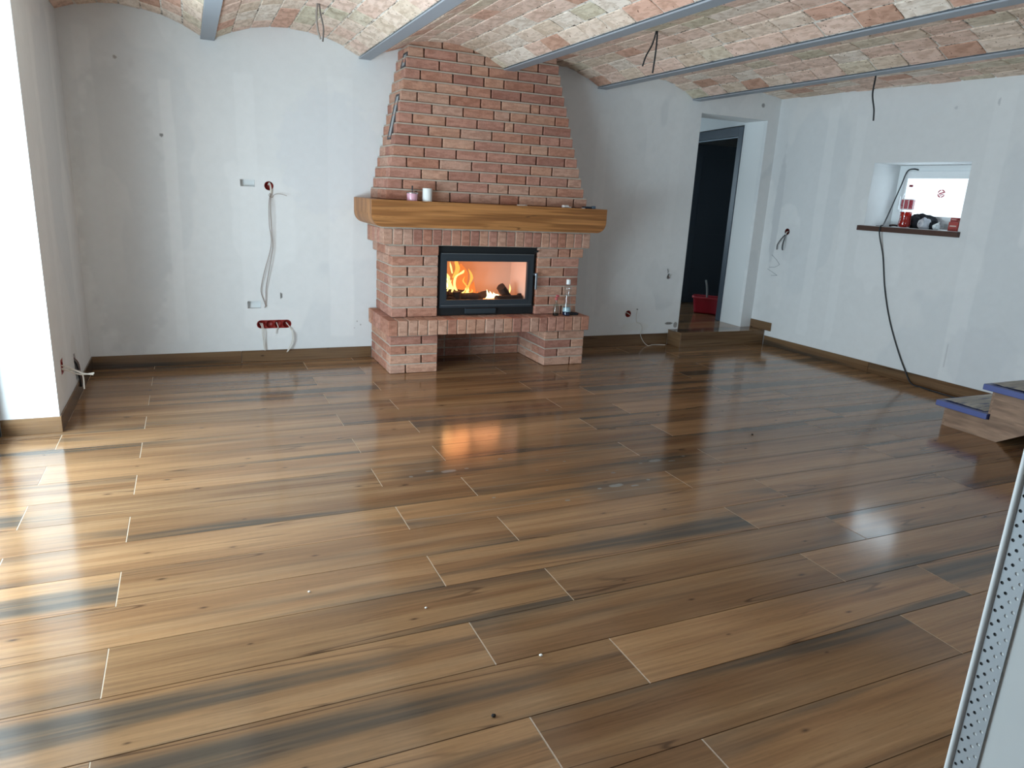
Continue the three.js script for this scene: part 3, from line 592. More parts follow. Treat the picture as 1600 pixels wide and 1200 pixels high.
// ------------------------------------------------------------------ stove insert with its fire
{
  const iron = std({ color: 0x343b42, roughness: 0.45, metalness: 0.2 }), ironDark = std({ color: 0x14171a, roughness: 0.65 }), steel = std({ color: 0x8d979e, roughness: 0.35, metalness: 0.8 });
  const S = thing('stove_insert', 'black cast iron stove insert with glazed door', 'stove', [2.365, 0.4605, -5.775]);
  // local: x -0.463..0.463, y 0..0.6, front face at z 0
  part('body', [box2(-0.46, 0.46, 0.535, 0.597, -0.45, -0.005), box2(-0.46, -0.42, 0, 0.535, -0.45, -0.015), box2(0.42, 0.46, 0, 0.535, -0.45, -0.015), box2(-0.42, 0.42, 0, 0.07, -0.45, -0.015), box2(-0.42, 0.42, 0.07, 0.535, -0.45, -0.42)], ironDark, S);
  part('firebox_lining', [box2(-0.42, 0.42, 0.07, 0.1, -0.42, -0.03), box2(-0.42, 0.42, 0.5, 0.535, -0.42, -0.03), box2(-0.42, -0.39, 0.1, 0.5, -0.42, -0.03), box2(0.39, 0.42, 0.1, 0.5, -0.42, -0.03), box2(-0.39, 0.39, 0.1, 0.5, -0.42, -0.39)], std({ color: 0xd6bfae, roughness: 0.95 }), S);
  const door = new THREE.Group(); door.name = 'stove_door'; S.add(door);
  const dx0 = -0.44, dx1 = 0.428, dy0 = 0.07, dy1 = 0.536, gx0 = -0.39, gx1 = 0.368, gy0 = 0.137, gy1 = 0.47;
  part('door_frame', plate(dx0, dx1, dy0, dy1, 0.026, [{ u0: gx0, u1: gx1, v0: gy0, v1: gy1 }]).translate(0, 0, -0.004), iron, door);
  part('top_strip', rbox(0.86, 0.006, 0.012, 0.002, -0.006, 0.532, 0.024), steel, door);
  part('bottom_strip', rbox(0.86, 0.006, 0.012, 0.002, -0.006, 0.09, 0.024), steel, door);
  part('glazing_bead', plate(gx0 - 0.012, gx1 + 0.012, gy0 - 0.012, gy1 + 0.012, 0.006, [{ u0: gx0 + 0.002, u1: gx1 - 0.002, v0: gy0 + 0.002, v1: gy1 - 0.002 }]).translate(0, 0, 0.022), iron, door);
  part('glass', new THREE.PlaneGeometry(gx1 - gx0, gy1 - gy0), new THREE.MeshPhysicalMaterial({ color: 0xffffff, transmission: 1, roughness: 0, thickness: 0, ior: 1.45 }), door, [(gx0 + gx1) / 2, (gy0 + gy1) / 2, 0.006]);
  part('handle', [rbox(0.02, 0.15, 0.016, 0.005, 0.447, 0.3, 0.05), rbox(0.016, 0.02, 0.05, 0.004, 0.441, 0.36, 0.03)], steel, door);
  part('ash_drawer', rbox(0.29, 0.045, 0.02, 0.003, -0.06, 0.036, 0.0), std({ color: 0x39434a, roughness: 0.45, metalness: 0.4 }), S);
  part('damper_knob', [cyl(0.004, 0.004, 0.05, 8).rotateX(Math.PI / 2).translate(0.44, 0.565, 0.02), cyl(0.009, 0.009, 0.02, 12).rotateX(Math.PI / 2).translate(0.44, 0.565, 0.05)], ironDark, S);

  // firewood
  const barkMat = std({ color: 0x1d1512, roughness: 1 }), FX = 2.365, FY = 0.4605 + 0.1, FZ = -5.775;
  const logs = [
    ['charred split log leaning in the left of the stove', [-0.27, 0.055, -0.2], 0.3, 0.05, [0.1, 0.3, 1.45]], ['charred log lying under the tall flames', [-0.18, 0.04, -0.12], 0.26, 0.04, [0, -0.25, Math.PI / 2]],
    ['short charred log in the middle of the embers', [0.0, 0.04, -0.16], 0.2, 0.036, [0, 0.5, Math.PI / 2 + 0.1]], ['burning log stump at the right of the stove', [0.235, 0.07, -0.16], 0.16, 0.042, [0.3, 0.2, 0.7]],
    ['flat charred log along the front right of the stove', [0.24, 0.03, -0.075], 0.26, 0.03, [0, 0.1, Math.PI / 2]], ['upright charred block at the front left of the stove', [-0.25, 0.05, -0.085], 0.09, 0.034, [0, 0.4, 0.1]],
  ];
  for (const [label, p, len, r, rot] of logs) {
    const g = new THREE.CylinderGeometry(r, r * 0.92, len, 12, 6), P = g.attributes.position;
    for (let i = 0; i < P.count; i++) { const a = Math.atan2(P.getZ(i), P.getX(i)), k = 0.86 + 0.3 * vnoise(Math.cos(a) * 2.2 + p[0] * 40 + 9, P.getY(i) * 26 + Math.sin(a) * 2.2); P.setX(i, P.getX(i) * k); P.setZ(i, P.getZ(i) * k); }
    g.computeVertexNormals();
    const m = single('firewood_log', label, 'log', g, barkMat, [FX + p[0], FY + p[1], FZ + p[2]], 0, 'logs in the stove');
    m.rotation.set(...rot);
  }
  const fire = thing('fire', 'orange and yellow log fire behind the stove glass', 'fire', [FX, FY, FZ - 0.2]);
  const glow = (r, g, b, k) => std({ color: 0x000000, emissive: new THREE.Color().setRGB(r, g, b), emissiveIntensity: k, roughness: 1 });
  const hot = glow(1, 0.66, 0.2, 2.0), mid = glow(1, 0.42, 0.07, 1.35), low = glow(1, 0.24, 0.045, 0.95), coal = glow(1, 0.34, 0.1, 1.7), white = glow(1, 0.82, 0.45, 2.8);
  function tongue(pts, rads, mat) {                                   // a flame: flattened, tapering, wavering
    const c = new THREE.CatmullRomCurve3(pts.map((p) => V(...p))), N = 18, M = 8, pos = [], idx = [];
    for (let i = 0; i <= N; i++) {
      const t = i / N, q = c.getPoint(t), k = t * (rads.length - 1), a = Math.min(rads.length - 2, Math.floor(k)), r = Math.max(0.0006, rads[a] + (rads[a + 1] - rads[a]) * (k - a));
      for (let j = 0; j < M; j++) { const an = j / M * Math.PI * 2; pos.push(q.x + Math.cos(an) * r, q.y + 0.2 * r * Math.sin(an), q.z + Math.sin(an) * r * 0.55); }
    }
    for (let i = 0; i < N; i++) for (let j = 0; j < M; j++) { const a = i * M + j, b = i * M + (j + 1) % M, e = a + M, f = b + M; idx.push(a, e, b, b, e, f); }
    const g = new THREE.BufferGeometry(); g.setAttribute('position', new THREE.Float32BufferAttribute(pos, 3)); g.setIndex(idx); g.computeVertexNormals();
    part('flame', g, mat, fire);
  }
  // tall left flames, then the bent one beside them, then the low bright ones over the embers
  tongue([[-0.3, 0.03, 0.02], [-0.31, 0.14, 0.02], [-0.345, 0.25, 0.03], [-0.35, 0.33, 0.02]], [0.016, 0.018, 0.01, 0.001], white);
  tongue([[-0.24, 0.05, 0.0], [-0.275, 0.13, 0.0], [-0.3, 0.2, 0.01], [-0.345, 0.29, 0.02]], [0.014, 0.02, 0.012, 0.002], hot);
  tongue([[-0.33, 0.03, -0.04], [-0.36, 0.16, -0.04], [-0.35, 0.27, -0.04], [-0.37, 0.36, -0.04]], [0.04, 0.045, 0.03, 0.004], mid);
  tongue([[-0.2, 0.06, 0.0], [-0.235, 0.13, 0.0], [-0.225, 0.21, 0.0], [-0.17, 0.245, 0.0], [-0.15, 0.27, 0.0]], [0.012, 0.012, 0.012, 0.02, 0.003], hot);
  tongue([[-0.23, 0.2, -0.03], [-0.2, 0.28, -0.03], [-0.215, 0.34, -0.03], [-0.2, 0.385, -0.03]], [0.02, 0.022, 0.016, 0.006], mid);
  tongue([[-0.26, 0.24, 0.0], [-0.275, 0.3, 0.0], [-0.285, 0.34, 0.0]], [0.006, 0.009, 0.001], hot);
  tongue([[-0.115, 0.05, 0.0], [-0.1, 0.13, 0.0], [-0.075, 0.2, 0.0], [-0.09, 0.25, 0.0], [-0.11, 0.28, 0.0]], [0.006, 0.009, 0.015, 0.01, 0.001], mid);
  tongue([[-0.2, 0.02, 0.03], [-0.17, 0.06, 0.03], [-0.13, 0.09, 0.03], [-0.12, 0.13, 0.02]], [0.03, 0.03, 0.024, 0.002], hot);
  tongue([[-0.22, 0.02, -0.06], [-0.18, 0.14, -0.06], [-0.15, 0.24, -0.06], [-0.16, 0.32, -0.06]], [0.08, 0.085, 0.06, 0.006], low);
  tongue([[-0.05, 0.02, -0.06], [-0.05, 0.09, -0.06], [-0.03, 0.16, -0.06]], [0.05, 0.04, 0.003], low);
  for (const [x, h, r] of [[0.03, 0.07, 0.018], [0.065, 0.1, 0.016], [0.095, 0.085, 0.02], [0.13, 0.075, 0.018], [0.16, 0.06, 0.016]]) tongue([[x, 0.02, 0.04], [x + 0.008, 0.05, 0.04], [x - 0.006, h, 0.04]], [r, r, 0.001], white);
  tongue([[0.29, 0.06, 0.02], [0.298, 0.1, 0.02], [0.292, 0.145, 0.02]], [0.006, 0.009, 0.001], hot);
  tongue([[0.185, 0.09, 0.03], [0.18, 0.115, 0.03], [0.17, 0.13, 0.03]], [0.004, 0.006, 0.001], mid);
  for (const [x, y, h, r, sw, m] of [[-0.335, 0.06, 0.2, 0.008, 0.03, hot], [-0.31, 0.1, 0.14, 0.006, -0.03, hot], [-0.285, 0.06, 0.13, 0.007, 0.02, hot], [-0.255, 0.05, 0.1, 0.008, -0.02, hot], [-0.37, 0.12, 0.2, 0.014, 0.02, mid], [-0.14, 0.03, 0.1, 0.012, 0.02, hot], [-0.165, 0.06, 0.16, 0.01, 0.03, mid], [-0.09, 0.03, 0.08, 0.012, -0.02, mid], [-0.03, 0.02, 0.07, 0.014, 0.02, low], [0.21, 0.03, 0.06, 0.012, 0.01, mid]]) tongue([[x, y, 0.05], [x + sw, y + h * 0.4, 0.05], [x - sw * 0.3, y + h * 0.75, 0.05], [x + sw * 0.2, y + h, 0.05]], [r * 0.7, r, r * 0.7, 0.0008], m);
  const em = [];
  for (let i = 0; i < 40; i++) { const g = new THREE.IcosahedronGeometry(rr(0.01, 0.022), 0); g.scale(1.3, 0.7, 1).translate(rr(-0.3, 0.26), rr(0.004, 0.02), rr(-0.05, 0.13)); em.push(g); }
  const e = part('embers', em, coal, fire); e.userData.kind = 'stuff';
  const ch = [];
  for (let i = 0; i < 46; i++) { const g = new THREE.IcosahedronGeometry(rr(0.012, 0.026), 0); const side = i < 20 ? rr(-0.385, -0.27) : i < 32 ? rr(0.27, 0.38) : rr(-0.26, 0.26); g.scale(1.3, 0.9, 1).translate(side, rr(0.006, i < 32 ? 0.05 : 0.02), i < 32 ? rr(0.0, 0.15) : rr(0.1, 0.15)); ch.push(g); }
  const cb = part('charcoal', ch, barkMat, fire); cb.userData.kind = 'stuff';
  for (const [n, x, y, z, k] of [['flame_light', -0.22, 0.17, 0.1, 0.26], ['ember_light', 0.08, 0.1, 0.1, 0.2]]) {
    const l = new THREE.PointLight(new THREE.Color().setRGB(1, 0.36, 0.13), k, 0, 2); l.name = n; l.position.set(x, y, z); l.castShadow = true; l.shadow.radius = 7; fire.add(l);
  }
}

// ------------------------------------------------------------------ things on the mantel and on the brick shelf
const glassy = (color, o = {}) => new THREE.MeshPhysicalMaterial({ color, transmission: 1, roughness: 0.03, thickness: 0, ior: 1.45, ...o });
{
  const MY = 1.4088;
  const a = thing('candle_jar', 'pink glass candle jar with silver rim and dark wick holder on mantel', 'candle', [1.655, MY, -5.715]);
  part('jar', lathe([[0, 0], [0.038, 0], [0.042, 0.005], [0.044, 0.055], [0.043, 0.06]], 24), std({ color: 0xd9a6b6, roughness: 0.2 }), a);
  part('rim', lathe([[0.043, 0.058], [0.048, 0.06], [0.048, 0.069], [0.012, 0.073], [0.006, 0.085], [0, 0.085]], 24), std({ color: 0xd0d4d8, roughness: 0.2, metalness: 0.9 }), a);
  part('stem', cyl(0.006, 0.006, 0.035, 12, 0, 0.102, 0), std({ color: 0x1c1517, roughness: 0.4 }), a);
  const b = thing('pillar_candle', 'plain white pillar candle beside the pink jar', 'candle', [1.779, MY, -5.71]);
  part('wax', lathe([[0, 0], [0.037, 0], [0.039, 0.003], [0.039, 0.103], [0.035, 0.106], [0, 0.1]], 26), std({ color: 0xe3e4e2, roughness: 0.5 }), b);
  part('wick', cyl(0.0012, 0.0012, 0.012, 6, 0, 0.106, 0), std({ color: 0x3a332c, roughness: 1 }), b);
  const pen = thing('marker_pen', 'small white pen lying on the middle of the mantel', 'pen', [2.61, MY + 0.006, -5.69], 0.1);
  part('barrel', cyl(0.006, 0.006, 0.08, 12).rotateZ(Math.PI / 2), std({ color: 0xe6e6e4, roughness: 0.35 }), pen);
  part('cap', cyl(0.0066, 0.0066, 0.022, 12, 0, 0, 0).rotateZ(Math.PI / 2).translate(0.046, 0, 0), std({ color: 0xb9b6b0, roughness: 0.4 }), pen);
  const ch = thing('phone_charger', 'white plug with a dark cord on the right of the mantel', 'charger', [3.06, MY, -5.7], 0.2);
  part('plug', [rbox(0.06, 0.022, 0.035, 0.006, -0.02, 0.014, 0), rbox(0.03, 0.012, 0.03, 0.004, 0.02, 0.007, 0.006)], std({ color: 0xe8e8e6, roughness: 0.35 }), ch);
  part('base', rbox(0.075, 0.006, 0.045, 0.002, -0.01, 0.003, 0), std({ color: 0x2a2522, roughness: 0.6 }), ch);
  part('cord', tube([[0.03, 0.006, 0], [0.06, 0.006, 0.02], [0.08, 0.012, 0.0], [0.11, 0.005, -0.01], [0.14, 0.004, 0.01]], 0.003), std({ color: 0x1e1c1c, roughness: 0.6 }), ch);
  const lt = thing('pocket_torch', 'small dark blue torch at the right end of the mantel', 'torch', [3.275, MY, -5.7], -0.15);
  part('body', cyl(0.011, 0.011, 0.09, 14).rotateZ(Math.PI / 2).translate(-0.01, 0.0115, 0), std({ color: 0x1f2c3a, roughness: 0.4 }), lt);
  part('head', rbox(0.035, 0.028, 0.028, 0.006, 0.05, 0.0145, 0), std({ color: 0x43586a, roughness: 0.4 }), lt);
  part('lens', rbox(0.03, 0.008, 0.022, 0.003, -0.055, 0.005, 0.022), std({ color: 0xd9dbdb, roughness: 0.3 }), lt);
  const SY = 0.4555, z = -5.675;
  const s = thing('small_bottle', 'small glass bottle with red stopper on the brick shelf', 'bottle', [3.004, SY, z]);
  part('glass', lathe([[0, 0.001], [0.026, 0.001], [0.028, 0.006], [0.028, 0.07], [0.02, 0.1], [0.011, 0.118], [0.011, 0.15]], 22), glassy(0xdfe6e2), s);
  part('dark_liquid', lathe([[0, 0.003], [0.025, 0.003], [0.026, 0.022], [0, 0.022]], 20), std({ color: 0x15130f, roughness: 0.2 }), s);
  part('stopper', [lathe([[0.012, 0.143], [0.0135, 0.148], [0.0135, 0.162], [0, 0.164]], 16), rbox(0.03, 0.022, 0.022, 0.006, 0.01, 0.178, 0)], std({ color: 0xb1535a, roughness: 0.4 }), s);
  const t = thing('tall_bottle', 'tall clear plastic bottle with blue liquid at bottom', 'bottle', [3.115, SY, z]);
  part('plastic', lathe([[0, 0.001], [0.036, 0.001], [0.039, 0.008], [0.037, 0.06], [0.03, 0.17], [0.027, 0.215], [0.036, 0.235], [0.036, 0.262], [0.022, 0.285], [0.019, 0.29]], 26), glassy(0xf4f8fa), t);
  part('blue_liquid', lathe([[0, 0.003], [0.034, 0.003], [0.037, 0.009], [0.036, 0.035], [0, 0.035]], 22), glassy(0x14284a, { transmission: 0.4, roughness: 0.1 }), t);
  part('label', new THREE.CylinderGeometry(0.0335, 0.0383, 0.035, 24, 1, true).translate(0, 0.055, 0), std({ color: 0xa9c3cc, roughness: 0.5, side: THREE.DoubleSide }), t);
  part('cap', lathe([[0.0195, 0.284], [0.0205, 0.288], [0.0195, 0.325], [0.016, 0.33], [0, 0.33]], 20), std({ color: 0xdfe3e3, roughness: 0.3 }), t);
  const c = thing('glove', 'crumpled dark cloth behind the tall bottle', 'cloth', [3.2, SY, -5.71], 0.2);
  const g = new THREE.SphereGeometry(0.05, 20, 10), P = g.attributes.position;
  for (let i = 0; i < P.count; i++) { const n = 0.6 + 0.7 * fbm(P.getX(i) * 50 + 3, P.getZ(i) * 50, 3); P.setXYZ(i, P.getX(i) * 1.5 * n, Math.max(0, P.getY(i) * 0.32 * n + 0.006), P.getZ(i) * n * 0.8); }
  g.computeVertexNormals();
  part('fabric', g, std({ color: 0x20262e, roughness: 0.95 }), c);
}

// ------------------------------------------------------------------ electrical boxes and wires
const redBox = std({ color: 0x8e231d, roughness: 0.45 }), pale = std({ color: 0xd9d4cb, roughness: 0.5 }), brownW = std({ color: 0x7a6a62, roughness: 0.6 }), blackW = std({ color: 0x23272b, roughness: 0.55 }), copper = std({ color: 0x8c7a70, roughness: 0.4, metalness: 0.3 });
const cup = (r = 0.033) => [lathe([[r, 0], [r + 0.0018, 0], [r + 0.0018, -0.042], [0, -0.042]], 22), lathe([[0, -0.04], [r - 0.0005, -0.04], [r, 0]], 22)].map((g) => g.rotateX(Math.PI / 2));
{
  const a = thing('socket_box', 'round red wall box with long drooping wires', 'socket box', [0.617, 1.468, ZB], 0, 'red wall boxes');
  part('shell', cup(), redBox, a);
  part('sheath', tube([[0.0, 0.01, -0.03], [0.005, 0.02, 0.01], [0.012, -0.01, 0.02], [0.012, -0.06, 0.016]], 0.007), pale, a);
  part('wire', tube([[0.01, -0.06, 0.016], [-0.005, -0.12, 0.03], [-0.01, -0.3, 0.03], [0.0, -0.46, 0.03], [-0.07, -0.72, 0.025], [-0.095, -0.86, 0.016], [-0.075, -0.94, 0.012], [-0.06, -0.99, 0.02]], 0.0028), copper, a);
  part('wire', tube([[0.012, -0.06, 0.018], [0.0, -0.16, 0.05], [0.004, -0.36, 0.045], [0.008, -0.5, 0.035], [-0.03, -0.7, 0.03], [-0.055, -0.84, 0.02], [-0.062, -0.97, 0.016], [-0.07, -1.0, 0.016]], 0.0028), copper, a);
  part('wire', tube([[0.012, -0.05, 0.018], [-0.006, -0.075, 0.03], [0.02, -0.09, 0.035], [0.04, -0.065, 0.03], [0.09, -0.06, 0.03], [0.135, -0.072, 0.035]], 0.002), copper, a);
  const b = thing('socket_box', 'row of four joined red wall boxes above skirting', 'socket box', [0.62, 0.324, ZB]);
  const shells = []; for (let i = 0; i < 4; i++) shells.push(...cup(0.032).map((g) => g.translate((i - 1.5) * 0.0685, 0, 0)));
  part('shell', shells, redBox, b);
  const sur = new THREE.Shape(stadium(-0.141, 0.141, -0.0355, 0.0355).map(([a, c]) => new THREE.Vector2(a, c)));
  for (let i = 0; i < 4; i++) sur.holes.push(new THREE.Path().absarc((i - 1.5) * 0.0685, 0, 0.0325, 0, Math.PI * 2, true));
  part('surround', new THREE.ExtrudeGeometry(sur, { depth: 0.006, bevelEnabled: false, curveSegments: 16 }).translate(0, 0, -0.008), redBox, b);
  for (const pts of [[[-0.11, -0.01, -0.02], [-0.1, 0.01, 0.01], [-0.09, -0.04, 0.03], [-0.085, -0.16, 0.025], [-0.085, -0.222, 0.03]], [[-0.115, 0.01, -0.02], [-0.105, -0.01, 0.02], [-0.1, -0.1, 0.022], [-0.09, -0.215, 0.03]], [[0.1, 0.01, -0.02], [0.12, -0.02, 0.01], [0.15, -0.09, 0.04], [0.14, -0.17, 0.04], [0.1, -0.235, 0.045]], [[0.105, 0, -0.02], [0.135, -0.04, 0.02], [0.142, -0.13, 0.035], [0.092, -0.24, 0.045]], [[0.02, 0.01, -0.02], [0.03, -0.03, 0.01], [0.012, -0.05, 0.02], [0.01, -0.08, 0.02]]]) part('wire', tube(pts, 0.0035), pale, b);
  const c = thing('socket_box', 'round red wall box low between fireplace and door step', 'socket box', [4.204, 0.34, ZB], 0, 'red wall boxes');
  part('shell', cup(), redBox, c);
  part('wire', tube([[-0.015, 0.012, -0.03], [0.0, 0.004, 0.004], [0.018, -0.01, 0.006]], 0.005), pale, c);
  const d = thing('loose_cable', 'thin white cable from the wall curling onto the floor near the step', 'cable', [4.31, 0.0, ZB]);
  part('strand', tube([[0, 0.385, 0.004], [-0.004, 0.3, 0.006], [0.01, 0.245, 0.008], [0.05, 0.235, 0.01], [0.075, 0.2, 0.014], [0.06, 0.12, 0.02], [0.1, 0.03, 0.05], [0.13, 0.0032, 0.08], [0.16, 0.0032, 0.07], [0.22, 0.0032, 0.04], [0.3, 0.0032, 0.05], [0.36, 0.0032, 0.075]], 0.003), pale, d);
  part('nail', cyl(0.004, 0.006, 0.014, 8).rotateX(Math.PI / 2).translate(0, 0.388, 0.006), std({ color: 0x2b2b2c, roughness: 0.6 }), d);
  const e = thing('cable_stub', 'short cable ends poking out of broken hole in wall', 'cable', [4.675, 0.743, ZB]);
  part('strand', tube([[0.004, -0.01, -0.045], [0.01, 0.0, 0.006], [0.008, 0.018, 0.02]], 0.005), pale, e);
  part('strand', tube([[-0.01, 0, -0.045], [-0.004, -0.01, 0.004], [0.006, -0.025, 0.012]], 0.004), std({ color: 0x5b3a34, roughness: 0.6 }), e);
  part('strand', tube([[-0.01, 0.01, -0.045], [-0.02, 0.04, 0.008], [-0.035, 0.075, 0.012]], 0.0025), blackW, e);
  // left wall, turned to face the room
  const f = thing('socket_box', 'red double wall box beside the bright glass door reveal', 'socket box', [XL, 0.336, -4.99], Math.PI / 2);
  part('shell', [...cup(0.03).map((g) => g.translate(0, 0.0, 0)), rbox(0.084, 0.09, 0.004, 0.002, 0, 0, -0.05)], redBox, f);
  part('surround', plate(-0.044, 0.044, -0.047, 0.047, 0.005, [{ u: 0, v: 0, r: 0.0305 }]).translate(0, 0, -0.007), redBox, f);
  for (const pts of [[[0, 0.01, -0.03], [0.0, 0.0, 0.02], [0.01, -0.05, 0.1], [0.02, -0.065, 0.16]], [[0, -0.01, -0.03], [0, -0.025, 0.02], [0.02, -0.06, 0.09], [0.02, -0.055, 0.165]], [[0, -0.005, -0.03], [0.005, -0.02, 0.02], [0.06, -0.06, 0.09], [0.04, -0.16, 0.1]]]) part('wire', tube(pts, 0.0048), pale, f);
  const h = thing('conduit', 'bundle of dark cables in the chased slot of the left wall', 'cable', [XL, 0, -5.52], Math.PI / 2);
  for (const [o, m] of [[-0.02, blackW], [0.0, brownW], [0.018, std({ color: 0x2c3a34, roughness: 0.6 })], [0.03, std({ color: 0x7c3a2c, roughness: 0.6 })]]) part('cable', tube([[o * 0.6 - 0.02, 0.3, -0.045], [o - 0.01, 0.24, 0.006], [o * 1.2 + 0.01, 0.15, 0.014], [o * 1.4 + 0.05, 0.06, 0.016]], 0.006), m, h);
  // right wall
  const k = rwThing('socket_box', 'dark red wall box with black wires beside the doorway', 'socket box', 0, 1.263, 0.339);
  part('shell', cup(0.031).map((q) => q.rotateY(-Math.PI / 2)), std({ color: 0x571513, roughness: 0.5 }), k);
  part('sheath', tube([[0.03, 0.005, 0], [-0.01, -0.005, 0.005], [-0.02, -0.035, 0.0]], 0.006), pale, k);
  part('wire', tube([[-0.02, -0.03, 0], [-0.03, -0.08, -0.04], [-0.028, -0.15, -0.085], [-0.02, -0.2, -0.09]], 0.005), blackW, k);
  part('wire', tube([[-0.015, -0.03, 0.004], [-0.025, -0.1, -0.008], [-0.025, -0.17, -0.016], [-0.02, -0.2, -0.01]], 0.006), blackW, k);
  part('wire', tube([[-0.018, -0.03, 0.006], [-0.03, -0.1, 0.01], [-0.03, -0.19, 0.006]], 0.003), std({ color: 0xa9adb0, roughness: 0.5 }), k);
  const sc = rwThing('pencil_mark', 'zigzag pencil scribble on wall under the dark red box', 'pencil mark', -0.001, 0, 0);
  for (const pts of [[[0, 1.0, 0.17], [0, 0.95, 0.25], [0, 0.905, 0.3]], [[0, 0.905, 0.3], [0, 0.875, 0.25], [0, 0.86, 0.16]], [[0, 0.84, 0.14], [0, 0.81, 0.22], [0, 0.785, 0.29]], [[0, 0.785, 0.29], [0, 0.775, 0.2]]]) part('stroke', tube(pts, 0.0016, 10, 5), std({ color: 0x7f868c, roughness: 1 }), sc);
  const cab = rwThing('power_cable', 'long black cable from the small window down to the stairs', 'cable', 0, 0, 0);
  part('strand', tube([[0.39, 1.918, 1.46], [0.35, 1.926, 1.43], [0.335, 1.915, 1.385], [0.3, 1.77, 1.363], [0.2, 1.58, 1.38], [0.1, 1.439, 1.41], [0.02, 1.398, 1.45], [-0.035, 1.394, 1.472], [-0.052, 1.36, 1.476], [-0.04, 1.3, 1.48], [-0.012, 1.12, 1.53], [-0.012, 0.826, 1.61], [-0.012, 0.54, 1.72], [-0.014, 0.263, 1.87], [-0.02, 0.1, 1.98], [-0.03, 0.012, 2.06], [-0.06, 0.0065, 2.2], [-0.09, 0.0065, 2.42], [-0.1, 0.0065, 2.7]], 0.0062, 190), blackW, cab);
  // hanging from the vaults
  const hang = (label, x, y, z, lines, m = blackW) => { const q = thing('ceiling_cable', label, 'cable', [x, y, z]); for (const [pts, r, mm] of lines) part('strand', tube(pts, r), mm ?? m, q); };
  hang('grey and white cable loop hanging from the vault over the wall sockets', 0.88, 2.69, -5.34, [[[[0, 0.02, 0], [-0.012, -0.1, 0], [-0.004, -0.19, 0], [0.012, -0.24, 0]], 0.007, std({ color: 0x8d837b, roughness: 0.6 })], [[[0.002, 0.02, 0], [0.012, -0.08, 0.01], [0.03, -0.17, 0.01], [0.024, -0.255, 0.01]], 0.0055, std({ color: 0x6a625d, roughness: 0.6 })]]);
  hang('two black cable ends spreading from the vault before the doorway', 3.1, 2.66, -4.62, [[[[0, 0.02, 0], [-0.025, -0.08, 0], [-0.075, -0.17, 0.005], [-0.095, -0.235, 0.005]], 0.0055, null], [[[0.006, 0.02, 0], [0.008, -0.12, 0], [-0.002, -0.27, 0.0]], 0.006, null]]);
  hang('single black cable hanging from the vault near the small window', 5.13, 2.62, -4.47, [[[[0.0, 0.02, 0], [0.002, -0.06, 0], [-0.01, -0.19, 0.01], [0.012, -0.31, 0.03], [0.026, -0.39, 0.03]], 0.0065, null]]);
}

